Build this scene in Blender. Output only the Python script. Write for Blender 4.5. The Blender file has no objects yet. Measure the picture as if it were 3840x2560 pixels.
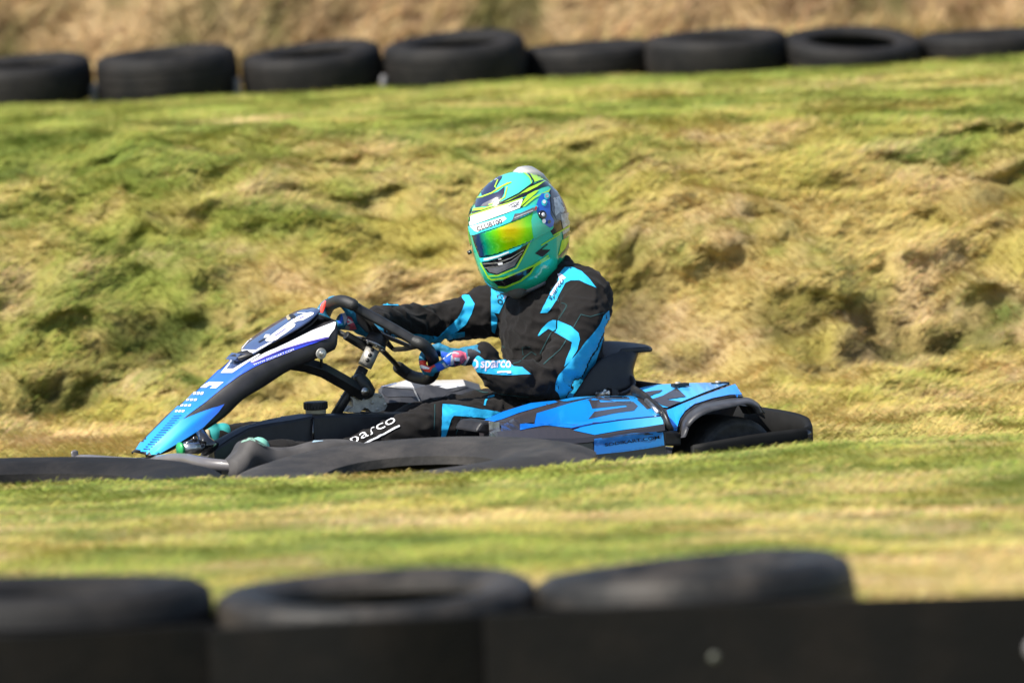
import bpy, bmesh, math, random
import numpy as np
from mathutils import Vector, Matrix, noise as mnoise
from mathutils.bvhtree import BVHTree
from mathutils.geometry import delaunay_2d_cdt
R = math.radians
random.seed(7)
rng = np.random.default_rng(11)
sc = bpy.context.scene
COL = sc.collection

# ------------------------------------------------------------------ camera
PITCH, ROLL, DIST, FPX = R(5.0), R(2.0), 22.0, 27658.0      # FPX: focal length in pixels of the 3840 wide photo
CAMPOS = Vector((0, -DIST, 0.495 + DIST * math.tan(PITCH)))
FWD = Vector((0, math.cos(PITCH), -math.sin(PITCH)))
UP0 = Vector((0, math.sin(PITCH), math.cos(PITCH)))
X0 = Vector((1, 0, 0))
RIGHT = math.cos(ROLL) * X0 - math.sin(ROLL) * UP0
UPV = math.sin(ROLL) * X0 + math.cos(ROLL) * UP0
cam_d = bpy.data.cameras.new('camera')
cam = bpy.data.objects.new('camera', cam_d)
COL.objects.link(cam)
cam.matrix_world = Matrix(((RIGHT.x, UPV.x, -FWD.x, CAMPOS.x), (RIGHT.y, UPV.y, -FWD.y, CAMPOS.y),
                           (RIGHT.z, UPV.z, -FWD.z, CAMPOS.z), (0, 0, 0, 1)))
cam_d.sensor_width = 36
cam_d.lens = FPX / 3840 * 36
cam_d.clip_start = 0.5
cam_d.clip_end = 500
cam_d.dof.use_dof = True
cam_d.dof.focus_distance = 21.8
cam_d.dof.aperture_fstop = 3.2
sc.camera = cam

# ------------------------------------------------------------------ sky and sun
SUN = Vector((-0.62, -0.42, 0.88)).normalized()
w = bpy.data.worlds.new('World')
sc.world = w
w.use_nodes = True
nt = w.node_tree
bg = nt.nodes['Background']
sky = nt.nodes.new('ShaderNodeTexSky')
sky.sky_type = 'NISHITA'
sky.sun_disc = False
sky.sun_elevation = math.asin(SUN.z)
sky.sun_rotation = math.atan2(SUN.x, SUN.y)
nt.links.new(sky.outputs[0], bg.inputs[0])
bg.inputs[1].default_value = 0.10
sd = bpy.data.lights.new('sun', 'SUN')
sd.energy = 4.6
sd.angle = R(0.5)
sd.color = (1.0, 0.95, 0.86)
so = bpy.data.objects.new('sun', sd)
COL.objects.link(so)
so.rotation_mode = 'QUATERNION'
so.rotation_quaternion = SUN.to_track_quat('Z', 'Y')
sc.view_settings.view_transform = 'Standard'
sc.view_settings.look = 'None'
sc.view_settings.exposure = 0.78

# ------------------------------------------------------------------ helpers: picture point -> world
CROPS = {'s': (0, 0, 1.0), 'd': (0, 0, 0.6125), 1: (1600, 560, 2.61375), 2: (500, 1060, 2.24), 3: (1100, 1060, 2.24),
         4: (1700, 960, 2.24), 5: (2300, 1260, 2.94), 6: (200, 1460, 2.94), 8: (700, 1480, 2.94),
         9: (850, 1130, 5.808), 10: (1500, 1260, 5.2275), 11: (1150, 1090, 7.467), 12: (1950, 1400, 3.6185)}
def S(c, p):
    x0, y0, s = CROPS[c]
    return (x0 + p[0] / s, y0 + p[1] / s)
def ray(p):
    return (FWD + RIGHT * ((p[0] - 1920) / FPX) - UPV * ((p[1] - 1280) / FPX)).normalized()
YAW = R(28)
KO = Vector((-0.105, 0, 0))
HD = Vector((-math.cos(YAW), -math.sin(YAW), 0))             # kart forward
LT = Vector((math.sin(YAW), -math.cos(YAW), 0))              # driver's left
ZV = Vector((0, 0, 1))
def W(u, v, w_): return KO + HD * u + LT * v + ZV * w_
def toK(p):
    q = p - KO
    return Vector((q.dot(HD), q.dot(LT), q.z))
def K(c, p, v):
    """world point where the view ray through the picture point meets the kart's plane lateral = v"""
    d = ray(S(c, p))
    t = (v - (CAMPOS - KO).dot(LT)) / d.dot(LT)
    return CAMPOS + d * t
def Yp(c, p, y):
    d = ray(S(c, p))
    return CAMPOS + d * ((y - CAMPOS.y) / d.y)

# ------------------------------------------------------------------ materials
def mat(name, col, rough=0.5, metal=0.0, coat=0.0, var=0.0, vscale=20.0, bump=0.0, bscale=200.0, sheen=0.0, spec=0.5, stretch=None, var2=None):
    m = bpy.data.materials.new(name)
    m.use_nodes = True
    n = m.node_tree
    b = n.nodes['Principled BSDF']
    b.inputs['Base Color'].default_value = (*col, 1)
    b.inputs['Roughness'].default_value = rough
    b.inputs['Metallic'].default_value = metal
    b.inputs['Coat Weight'].default_value = coat
    b.inputs['Coat Roughness'].default_value = 0.08
    b.inputs['Sheen Weight'].default_value = sheen
    b.inputs['Specular IOR Level'].default_value = spec
    tc = n.nodes.new('ShaderNodeTexCoord')
    src = tc.outputs['Object']
    if stretch:
        mp = n.nodes.new('ShaderNodeMapping')
        mp.inputs['Scale'].default_value = stretch
        n.links.new(src, mp.inputs[0])
        src = mp.outputs[0]
    if var > 0:
        nz = n.nodes.new('ShaderNodeTexNoise')
        nz.inputs['Scale'].default_value = vscale
        nz.inputs['Detail'].default_value = 6
        n.links.new(src, nz.inputs['Vector'])
        mx = n.nodes.new('ShaderNodeMix')
        mx.data_type = 'RGBA'
        c2 = var2 if var2 else tuple(min(1, c * (1 + var)) for c in col)
        mx.inputs[6].default_value = (*[c * (1 - var) for c in col], 1) if not var2 else (*col, 1)
        mx.inputs[7].default_value = (*c2, 1)
        rp = n.nodes.new('ShaderNodeMapRange')
        rp.inputs[1].default_value = 0.35
        rp.inputs[2].default_value = 0.68
        n.links.new(nz.outputs[0], rp.inputs[0])
        n.links.new(rp.outputs[0], mx.inputs[0])
        n.links.new(mx.outputs[2], b.inputs['Base Color'])
        rr = n.nodes.new('ShaderNodeMapRange')
        rr.inputs[3].default_value = max(0.03, rough - 0.08)
        rr.inputs[4].default_value = min(1, rough + 0.12)
        n.links.new(nz.outputs[0], rr.inputs[0])
        n.links.new(rr.outputs[0], b.inputs['Roughness'])
    if bump > 0:
        nb = n.nodes.new('ShaderNodeTexNoise')
        nb.inputs['Scale'].default_value = bscale
        nb.inputs['Detail'].default_value = 4
        n.links.new(src, nb.inputs['Vector'])
        bp = n.nodes.new('ShaderNodeBump')
        bp.inputs['Strength'].default_value = bump
        bp.inputs['Distance'].default_value = 0.004
        n.links.new(nb.outputs[0], bp.inputs['Height'])
        n.links.new(bp.outputs[0], b.inputs['Normal'])
    return m
def ramp_mat(name, axis, stops, rough=0.3, coat=0.6, rng_=(0, 1)):
    """printed colour that runs along one axis of the thing"""
    m = bpy.data.materials.new(name)
    m.use_nodes = True
    n = m.node_tree
    b = n.nodes['Principled BSDF']
    b.inputs['Roughness'].default_value = rough
    b.inputs['Coat Weight'].default_value = coat
    tc = n.nodes.new('ShaderNodeTexCoord')
    sp = n.nodes.new('ShaderNodeSeparateXYZ')
    n.links.new(tc.outputs['Object'], sp.inputs[0])
    mr = n.nodes.new('ShaderNodeMapRange')
    mr.inputs[1].default_value, mr.inputs[2].default_value = rng_
    n.links.new(sp.outputs[axis], mr.inputs[0])
    cr = n.nodes.new('ShaderNodeValToRGB')
    el = cr.color_ramp.elements
    el[0].position, el[0].color = stops[0][0], (*stops[0][1], 1)
    el[1].position, el[1].color = stops[-1][0], (*stops[-1][1], 1)
    for p, c in stops[1:-1]:
        e = el.new(p)
        e.color = (*c, 1)
    n.links.new(mr.outputs[0], cr.inputs[0])
    n.links.new(cr.outputs[0], b.inputs['Base Color'])
    return m
M = {}
M['plastic'] = mat('black_plastic', (0.018, 0.017, 0.019), 0.42, var=0.3, vscale=30, bump=0.15, bscale=500)
M['plastic_grey'] = mat('grey_plastic', (0.05, 0.05, 0.055), 0.45, var=0.25, vscale=25, bump=0.15, bscale=400)
M['plastic_blue_grey'] = mat('slate_plastic', (0.11, 0.125, 0.16), 0.5, var=0.2, vscale=25)
M['black'] = mat('satin_black_metal', (0.014, 0.014, 0.015), 0.4, var=0.3, vscale=40)
M['gloss_black'] = mat('gloss_black', (0.01, 0.01, 0.012), 0.12, coat=1.0)
M['carbon'] = mat('charcoal_print', (0.045, 0.04, 0.045), 0.3, coat=0.5)
M['steel'] = mat('brushed_steel', (0.62, 0.6, 0.57), 0.32, metal=1.0, var=0.2, vscale=60)
M['alu'] = mat('cast_aluminium', (0.5, 0.48, 0.44), 0.5, metal=0.7, var=0.25, vscale=50, bump=0.2)
M['rubber_kart'] = mat('kart_tyre_rubber', (0.035, 0.033, 0.032), 0.7, var=0.4, vscale=40, bump=0.3)
M['foam'] = mat('moulded_grip', (0.016, 0.016, 0.016), 0.5, bump=0.35, bscale=420, var=0.2)
M['white'] = mat('white_print', (0.82, 0.82, 0.85), 0.3, coat=0.6)
M['white_trim'] = mat('white_plastic', (0.13, 0.12, 0.12), 0.35, coat=0.3, var=0.1)
M['violet'] = mat('violet_print', (0.10, 0.07, 0.45), 0.3, coat=0.6)
M['plate_blue'] = mat('slate_blue_print', (0.055, 0.085, 0.19), 0.22, coat=1.0, var=0.15, vscale=12)
M['fair_blue'] = ramp_mat('blue_fade_print', 0, [(0, (0.025, 0.03, 0.5)), (0.45, (0.035, 0.07, 0.68)), (0.75, (0.02, 0.17, 0.78)), (1, (0.02, 0.32, 0.8))], rng_=(0.45, 1.08))
M['flame_blue'] = ramp_mat('flame_fade_print', 0, [(0, (0.02, 0.03, 0.5)), (0.35, (0.04, 0.09, 0.85)), (0.75, (0.012, 0.28, 0.85)), (1, (0.06, 0.5, 0.9))], rng_=(0.72, 1.08))
M['pod_blue'] = ramp_mat('pod_fade_print', 0, [(0, (0.012, 0.30, 0.72)), (0.45, (0.004, 0.19, 0.72)), (1, (0.004, 0.08, 0.62))], rng_=(-0.35, 0.45))
M['pod_light'] = ramp_mat('pod_light_print', 0, [(0, (0.12, 0.48, 0.75)), (0.3, (0.01, 0.28, 0.75)), (1, (0.005, 0.12, 0.65))], rng_=(-0.3, 0.3))
M['fender_blue'] = ramp_mat('fender_fade_print', 0, [(0, (0.1, 0.3, 0.8)), (0.5, (0.07, 0.42, 0.85)), (1, (0.02, 0.38, 0.85))], rng_=(-0.75, -0.25))
M['fender_side'] = ramp_mat('fender_side_print', 0, [(0, (0.06, 0.12, 0.6)), (0.35, (0.03, 0.24, 0.85)), (1, (0.015, 0.3, 0.93))], rng_=(-0.75, -0.35))
M['navy'] = mat('navy_print', (0.012, 0.01, 0.12), 0.3, coat=0.5)
M['suit'] = mat('black_race_suit', (0.0085, 0.007, 0.0066), 0.85, var=0.25, vscale=12, bump=0.35, bscale=700, sheen=0.04, spec=.25)
M['cyan'] = mat('cyan_suit_panel', (0.008, 0.36, 0.66), 0.75, var=0.12, vscale=14, bump=0.25, bscale=500)
M['suit_white'] = mat('pale_suit_print', (0.55, 0.68, 0.85), 0.7)
M['suit_lilac'] = mat('lilac_suit_piping', (0.62, 0.56, 0.72), 0.7)
M['stitch'] = mat('teal_stitching', (0.010, 0.075, 0.085), 0.8)
M['balaclava'] = mat('grey_balaclava', (0.10, 0.09, 0.075), 0.9, bump=0.3)
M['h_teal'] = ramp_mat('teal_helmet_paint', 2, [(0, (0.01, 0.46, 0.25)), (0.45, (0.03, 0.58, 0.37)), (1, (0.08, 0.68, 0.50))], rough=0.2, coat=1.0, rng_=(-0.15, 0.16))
M['h_lime'] = mat('lime_helmet_paint', (0.42, 0.78, 0.03), 0.25, coat=1.0)
M['h_black'] = mat('black_helmet_paint', (0.012, 0.012, 0.016), 0.15, coat=1.0)
M['h_navy'] = mat('navy_helmet_paint', (0.02, 0.025, 0.07), 0.15, coat=1.0)
M['h_grey'] = mat('grey_helmet_paint', (0.14, 0.14, 0.155), 0.3, coat=0.6, var=0.3, vscale=40)
M['h_silver'] = mat('silver_helmet_paint', (0.55, 0.56, 0.56), 0.3, coat=0.6, var=0.35, vscale=70)
M['h_white'] = mat('white_helmet_tape', (0.85, 0.84, 0.86), 0.22, coat=0.8)
M['h_cyan'] = mat('cyan_helmet_tape', (0.04, 0.62, 0.72), 0.25, coat=0.8)
M['h_blue'] = mat('blue_pivot_plate', (0.02, 0.13, 0.62), 0.25, coat=1.0)
M['h_red'] = mat('red_tab', (0.5, 0.03, 0.02), 0.35)
M['spoiler'] = mat('smoked_clear_spoiler', (0.42, 0.41, 0.38), 0.2, coat=1.0, var=0.2)
M['glove_blue'] = mat('blue_glove', (0.01, 0.09, 0.55), 0.6, bump=0.3, bscale=400)
M['glove_teal'] = mat('teal_glove', (0.01, 0.17, 0.3), 0.65, bump=0.3, bscale=400, var=0.3, vscale=60)
M['glove_red'] = mat('red_glove_patch', (0.75, 0.05, 0.03), 0.55)
M['glove_pink'] = mat('pink_glove_patch', (0.7, 0.12, 0.2), 0.6, var=0.4, vscale=60)
M['glove_black'] = mat('black_glove', (0.012, 0.012, 0.018), 0.6)
M['glove_grey'] = mat('silver_glove_piping', (0.42, 0.42, 0.46), 0.5)
M['shoe'] = mat('teal_race_boot', (0.03, 0.33, 0.33), 0.6, var=0.2, vscale=20)
M['shoe_mint'] = mat('mint_race_boot', (0.22, 0.55, 0.42), 0.6)
M['beige'] = mat('beige_shoe_sole', (0.36, 0.31, 0.2), 0.7)
M['green_ring'] = mat('green_hub_ring', (0.02, 0.35, 0.1), 0.4)
# mirrored visor: an iridescent coating whose hue follows the viewing angle of the coating
vm = bpy.data.materials.new('iridium_visor')
vm.use_nodes = True
n = vm.node_tree
b = n.nodes['Principled BSDF']
b.inputs['Metallic'].default_value = 0.6
b.inputs['Roughness'].default_value = 0.12
b.inputs['Coat Weight'].default_value = 1.0
lw = n.nodes.new('ShaderNodeLayerWeight')
lw.inputs[0].default_value = 0.5
cr = n.nodes.new('ShaderNodeValToRGB')
el = cr.color_ramp.elements
el[0].position, el[0].color = 0.0, (0.8, 0.62, 0.0, 1)
el[1].position, el[1].color = 1.0, (0.01, 0.01, 0.06, 1)
for p, c in ((0.02, (0.65, 0.8, 0.0)), (0.05, (0.3, 0.9, 0.0)), (0.12, (0.08, 0.85, 0.05)), (0.24, (0.0, 0.5, 0.25)), (0.34, (0.01, 0.06, 0.2))):
    e = el.new(p)
    e.color = (*c, 1)
n.links.new(lw.outputs['Facing'], cr.inputs[0])
n.links.new(cr.outputs[0], b.inputs['Base Color'])
M['visor'] = vm
# old tyre rubber with dust and scuffs
def tyre_mat(name, base, dust, amt):
    m = bpy.data.materials.new(name)
    m.use_nodes = True
    n = m.node_tree
    b = n.nodes['Principled BSDF']
    b.inputs['Roughness'].default_value = 0.72
    b.inputs['Specular IOR Level'].default_value = 0.3 if name[0] != 'b' else 0.12
    tc = n.nodes.new('ShaderNodeTexCoord')
    ob = n.nodes.new('ShaderNodeObjectInfo')
    ad = n.nodes.new('ShaderNodeVectorMath')
    ad.operation = 'ADD'
    sc2 = n.nodes.new('ShaderNodeMath')
    sc2.operation = 'MULTIPLY'
    sc2.inputs[1].default_value = 37.0
    n.links.new(ob.outputs['Random'], sc2.inputs[0])
    n.links.new(tc.outputs['Object'], ad.inputs[0])
    n.links.new(sc2.outputs[0], ad.inputs[1])
    nz = n.nodes.new('ShaderNodeTexNoise')
    nz.inputs['Scale'].default_value = 7
    nz.inputs['Detail'].default_value = 8
    nz.inputs['Roughness'].default_value = 0.62
    n.links.new(ad.outputs[0], nz.inputs['Vector'])
    mr = n.nodes.new('ShaderNodeMapRange')
    mr.inputs[1].default_value = 0.42
    mr.inputs[2].default_value = 0.75
    mr.inputs[4].default_value = amt
    n.links.new(nz.outputs[0], mr.inputs[0])
    mx = n.nodes.new('ShaderNodeMix')
    mx.data_type = 'RGBA'
    mx.inputs[6].default_value = (*base, 1)
    mx.inputs[7].default_value = (*dust, 1)
    n.links.new(mr.outputs[0], mx.inputs[0])
    n.links.new(mx.outputs[2], b.inputs['Base Color'])
    nb = n.nodes.new('ShaderNodeTexNoise')
    nb.inputs['Scale'].default_value = 60
    nb.inputs['Detail'].default_value = 5
    n.links.new(ad.outputs[0], nb.inputs['Vector'])
    bp = n.nodes.new('ShaderNodeBump')
    bp.inputs['Strength'].default_value = 0.5
    bp.inputs['Distance'].default_value = 0.004
    n.links.new(nb.outputs[0], bp.inputs['Height'])
    n.links.new(bp.outputs[0], b.inputs['Normal'])
    return m
M['guard'] = mat('dusty_grey_guard', (0.06, 0.055, 0.053), 0.7, var=0.3, vscale=15)
M['mint_glint'] = mat('mint_highlight_paint', (0.25, 0.42, 0.33), 0.5, var=0.2)
M['blue_glint'] = mat('pale_blue_highlight_paint', (0.32, 0.45, 0.55), 0.5, var=0.2)
M['stake'] = mat('weathered_white_plastic', (0.16, 0.155, 0.16), 0.7, var=0.3)
M['matte_black'] = mat('matte_black_plastic', (0.006, 0.006, 0.006), 0.7, spec=.25, var=.3)
M['dull'] = mat('dull_zinc', (0.09, 0.095, 0.08), 0.8)
M['tyre'] = tyre_mat('scuffed_tyre_rubber', (0.006, 0.0055, 0.0055), (0.032, 0.027, 0.023), 0.65)
M['tyre_near'] = tyre_mat('worn_grey_tyre_rubber', (0.010, 0.0095, 0.0085), (0.075, 0.062, 0.05), 0.75)
M['tyre_near'].node_tree.nodes['Principled BSDF'].inputs['Roughness'].default_value = 0.55
M['tyre_near'].node_tree.nodes['Principled BSDF'].inputs['Specular IOR Level'].default_value = 0.3
M['tyre_dusty'] = tyre_mat('dusty_tyre_rubber', (0.026, 0.024, 0.023), (0.08, 0.07, 0.062), 0.8)
M['belt'] = tyre_mat('black_belt_rubber', (0.0045, 0.0045, 0.0045), (0.014, 0.011, 0.009), 0.6)
# asphalt
M['asphalt'] = mat('worn_asphalt', (0.05, 0.05, 0.052), 0.85, var=0.3, vscale=8, bump=0.6, bscale=120)
# turf: colour comes from the attribute "tint" (patches of green and straw in the real sward)
def attr_mat(name, rough=0.9, transl=0.0, bump=0.0):
    m = bpy.data.materials.new(name)
    m.use_nodes = True
    n = m.node_tree
    b = n.nodes['Principled BSDF']
    b.inputs['Roughness'].default_value = rough
    b.inputs['Specular IOR Level'].default_value = 0.15
    at = n.nodes.new('ShaderNodeAttribute')
    at.attribute_name = 'tint'
    n.links.new(at.outputs['Color'], b.inputs['Base Color'])
    if transl:
        tr = n.nodes.new('ShaderNodeBsdfTranslucent')
        n.links.new(at.outputs['Color'], tr.inputs['Color'])
        ms = n.nodes.new('ShaderNodeMixShader')
        ms.inputs[0].default_value = transl
        n.links.new(b.outputs[0], ms.inputs[1])
        n.links.new(tr.outputs[0], ms.inputs[2])
        n.links.new(ms.outputs[0], n.nodes['Material Output'].inputs['Surface'])
    if bump:
        tc = n.nodes.new('ShaderNodeTexCoord')
        nb = n.nodes.new('ShaderNodeTexNoise')
        nb.inputs['Scale'].default_value = 45
        nb.inputs['Detail'].default_value = 6
        n.links.new(tc.outputs['Object'], nb.inputs['Vector'])
        bp = n.nodes.new('ShaderNodeBump')
        bp.inputs['Strength'].default_value = bump
        bp.inputs['Distance'].default_value = 0.02
        n.links.new(nb.outputs[0], bp.inputs['Height'])
        n.links.new(bp.outputs[0], b.inputs['Normal'])
    return m
M['turf'] = attr_mat('turf_soil_and_thatch', bump=0.6)
M['blade'] = attr_mat('grass_blades', rough=0.7, transl=0.3)

# ------------------------------------------------------------------ helpers: objects
def tag(o, label=None, cat=None, group=None, kind=None):
    if label: o['label'] = label
    if cat: o['category'] = cat
    if group: o['group'] = group
    if kind: o['kind'] = kind
    return o
def empty(name, mw):
    o = bpy.data.objects.new(name, None)
    COL.objects.link(o)
    o.empty_display_size = 0.1
    o.matrix_world = mw
    o['_m'] = 1
    del o['_m']
    return o
ROOTM = {}
def link(name, me, parent=None, mw=None):
    """me holds world coordinates; the object's own frame becomes its thing's frame"""
    o = bpy.data.objects.new(name, me)
    COL.objects.link(o)
    if mw is None:
        mw = ROOTM.get(parent.name) if parent else Matrix.Identity(4)
    ROOTM[o.name] = mw
    me.transform(mw.inverted())
    if parent:
        o.parent = parent
        o.matrix_parent_inverse = Matrix.Identity(4)
        pm = ROOTM[parent.name]
        o.matrix_local = pm.inverted() @ mw
    else:
        o.matrix_world = mw
    return o
class G:
    """collects faces with material slots; all coordinates are world coordinates"""
    def __init__(s): s.v, s.f, s.m, s.sm = [], [], [], []
    def add(s, vs, fs, mi=0, smooth=True):
        k = len(s.v)
        s.v += [tuple(v) for v in vs]
        for f in fs:
            s.f.append(tuple(i + k for i in f))
            s.m.append(mi)
            s.sm.append(smooth)
        return s
    def mesh(s, name, mats):
        me = bpy.data.meshes.new(name)
        me.from_pydata(s.v, [], s.f)
        for m in mats: me.materials.append(M[m])
        me.polygons.foreach_set('material_index', s.m)
        me.polygons.foreach_set('use_smooth', s.sm)
        me.update()
        return me
    def build(s, name, mats, parent=None, mw=None, bevel=0.0, fixn=True):
        me = s.mesh(name, mats if isinstance(mats, (list, tuple)) else [mats])
        if fixn:
            bm = bmesh.new(); bm.from_mesh(me)
            bmesh.ops.recalc_face_normals(bm, faces=bm.faces)
            bm.to_mesh(me); bm.free()
        o = link(name, me, parent, mw)
        if bevel:
            b = o.modifiers.new('edge', 'BEVEL')
            b.width = bevel; b.segments = 2; b.limit_method = 'ANGLE'; b.angle_limit = R(35)
            b.harden_normals = False
        return o
def frame(d, hint=None):
    d = d.normalized()
    h = hint if hint is not None else (ZV if abs(d.z) < 0.9 else Vector((1, 0, 0)))
    a = (h - d * h.dot(d)).normalized()
    return a, d.cross(a)
def tube(g, pts, r, seg=12, mi=0, caps=True, closed=False, ell=None, hint=None, smooth=True):
    """swept round (or elliptic) bar; r a number or one radius per point"""
    n = len(pts)
    rs = [r] * n if isinstance(r, (int, float)) else list(r)
    vs, fs = [], []
    pa = None
    for i, p in enumerate(pts):
        if closed: d = pts[(i + 1) % n] - pts[i - 1]
        else: d = pts[min(i + 1, n - 1)] - pts[max(i - 1, 0)]
        d = d.normalized()
        if hint is not None: a, b = frame(d, hint)
        elif pa is None: a, b = frame(d)
        else:
            a = (pa - d * pa.dot(d)).normalized(); b = d.cross(a)
        pa = a
        ea, eb = ell if ell else (1, 1)
        for k in range(seg):
            t = 2 * math.pi * k / seg
            vs.append(p + a * (math.cos(t) * rs[i] * ea) + b * (math.sin(t) * rs[i] * eb))
    m = n if closed else n - 1
    for i in range(m):
        for k in range(seg):
            j = (i + 1) % n
            fs.append((i * seg + k, i * seg + (k + 1) % seg, j * seg + (k + 1) % seg, j * seg + k))
    if caps and not closed:
        fs.append(tuple(range(seg))[::-1])
        fs.append(tuple((n - 1) * seg + k for k in range(seg)))
    return g.add(vs, fs, mi, smooth)
def smooth_path(pts, k=4, closed=False):
    """Catmull-Rom through the points"""
    out = []
    n = len(pts)
    idx = range(n if closed else n - 1)
    for i in idx:
        p0 = pts[(i - 1) % n] if (closed or i > 0) else pts[0]
        p1, p2 = pts[i], pts[(i + 1) % n]
        p3 = pts[(i + 2) % n] if (closed or i + 2 < n) else pts[-1]
        for j in range(k):
            t = j / k
            out.append(0.5 * ((2 * p1) + (p2 - p0) * t + (2 * p0 - 5 * p1 + 4 * p2 - p3) * t * t + (3 * p1 - p0 - 3 * p2 + p3) * t ** 3))
    if not closed: out.append(pts[-1].copy())
    return out
def smooth_vals(vals, k=4):
    ps = smooth_path([Vector((v, 0, 0)) for v in vals], k)
    return [p.x for p in ps]
def sheet(g, rows, mi=0, smooth=True, flip=False):
    """rows: equal-length lists of points -> quads"""
    n = len(rows[0])
    vs = [p for r in rows for p in r]
    fs = []
    for i in range(len(rows) - 1):
        for j in range(n - 1):
            a = i * n + j
            f = (a, a + 1, a + n + 1, a + n)
            fs.append(f[::-1] if flip else f)
    return g.add(vs, fs, mi, smooth)
def loft(g, rings, mi=0, caps=True, smooth=True):
    n = len(rings[0])
    vs = [p for r in rings for p in r]
    fs = []
    for i in range(len(rings) - 1):
        for j in range(n):
            fs.append((i * n + j, i * n + (j + 1) % n, (i + 1) * n + (j + 1) % n, (i + 1) * n + j))
    if caps:
        fs.append(tuple(range(n))[::-1]); fs.append(tuple((len(rings) - 1) * n + k for k in range(n)))
    return g.add(vs, fs, mi, smooth)
def box(g, c, ax, ay, az, mi=0):
    """c centre, ax/ay/az half-extent vectors"""
    vs = [c + ax * i + ay * j + az * k for i in (-1, 1) for j in (-1, 1) for k in (-1, 1)]
    return g.add(vs, [(0, 1, 3, 2), (4, 6, 7, 5), (0, 4, 5, 1), (2, 3, 7, 6), (0, 2, 6, 4), (1, 5, 7, 3)], mi, False)
def cyl(g, a, b, r, seg=20, mi=0, r2=None):
    return tube(g, [a, b], [r, r if r2 is None else r2], seg, mi, smooth=True)
def disc_bolt(g, c, ax, r, h, mi=0):
    cyl(g, c, c + ax * h, r, 14, mi)
    cyl(g, c + ax * h, c + ax * (h * 1.8), r * 0.55, 6, mi)
def prism(g, crop, poly, v0, v1, mi=0, smooth=False):
    """outline traced in the kart's long section at lateral v0, carried across to v1 (real thickness)"""
    a = [K(crop, p, v0) for p in poly]
    b = [p + LT * (v1 - v0) for p in a]
    n = len(a)
    fs = [tuple(range(n)), tuple(range(2 * n - 1, n - 1, -1))]
    fs += [(i, n + i, n + (i + 1) % n, (i + 1) % n) for i in range(n)]
    return g.add(a + b, fs, mi, smooth)
# ---- printed patches laid on a finished surface (kept in the part's own mesh)
def bvh_of(g):
    return BVHTree.FromPolygons([Vector(v) for v in g.v], g.f)
def drop(bvh, p, off, tm):
    d = ray(p)
    loc, nor, _, dist = bvh.ray_cast(CAMPOS, d)
    if loc is None:
        loc, nor, _, _ = bvh.find_nearest(CAMPOS + d * tm)
        if (loc - (CAMPOS + d * (loc - CAMPOS).dot(d))).length > 0.02: return None
    if nor.dot(d) > 0: nor = -nor
    return loc + nor * off
def poly2d(poly, cell):
    pts = []
    n = len(poly)
    for i in range(n):
        a, b = Vector(poly[i]), Vector(poly[(i + 1) % n])
        k = max(1, int((b - a).length / cell))
        for j in range(k): pts.append(a + (b - a) * (j / k))
    m = len(pts)
    xs = [p.x for p in pts]; ys = [p.y for p in pts]
    allp = list(pts)
    y = min(ys) + cell * 0.5
    while y < max(ys):
        x = min(xs) + cell * 0.5
        while x < max(xs):
            ins = False
            j = m - 1
            near = False
            for i in range(m):
                pi, pj = pts[i], pts[j]
                if (pi.y > y) != (pj.y > y) and x < (pj.x - pi.x) * (y - pi.y) / (pj.y - pi.y) + pi.x: ins = not ins
                if (pi.x - x) ** 2 + (pi.y - y) ** 2 < (cell * 0.45) ** 2: near = True; 
                j = i
            if ins and not near: allp.append(Vector((x, y)))
            x += cell
        y += cell
    r = delaunay_2d_cdt(allp, [], [list(range(m))], 1, 1e-4)
    return r[0], r[2]
def decal(g, bvh, crop, poly, mi, off=0.0015, cell=7.0, tm=21.8, maxlen=0.05, mirror=None):
    vs, fs = poly2d([S(crop, p) for p in poly], cell)
    put(g, bvh, vs, fs, mi, off, tm, maxlen, mirror)
def put(g, bvh, vs, fs, mi, off, tm, maxlen, mirror=None):
    P = [drop(bvh, v, off, tm) for v in vs]
    keep = []
    for f in fs:
        if any(P[i] is None for i in f): continue
        if max((P[f[i]] - P[f[i - 1]]).length for i in range(len(f))) > maxlen: continue
        keep.append(tuple(f))
    Q = [p if p is not None else Vector((0, 0, -5)) for p in P]
    used = sorted({i for f in keep for i in f})
    mp = {i: k for k, i in enumerate(used)}
    keep = [tuple(mp[i] for i in f) for f in keep]
    Q = [Q[i] for i in used]
    out = []
    for f in keep:                                            # face outwards, to the viewer
        nrm = (Q[f[1]] - Q[f[0]]).cross(Q[f[2]] - Q[f[0]])
        out.append(f if nrm.dot(CAMPOS - Q[f[0]]) > 0 else f[::-1])
    if Q: g.add(Q, out, mi, True)
    if mirror and Q: mirror(g, Q, out, mi)
def line_poly(pts, wd):
    """a thin stroke as an outline, all in picture units"""
    L, Rr = [], []
    for i, p in enumerate(pts):
        a = Vector(pts[max(i - 1, 0)]); b = Vector(pts[min(i + 1, len(pts) - 1)])
        d = (b - a).normalized()
        n = Vector((-d.y, d.x)) * wd / 2
        L.append(tuple(Vector(p) + n)); Rr.append(tuple(Vector(p) - n))
    return L + Rr[::-1]
FONT_CACHE = {}
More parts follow.
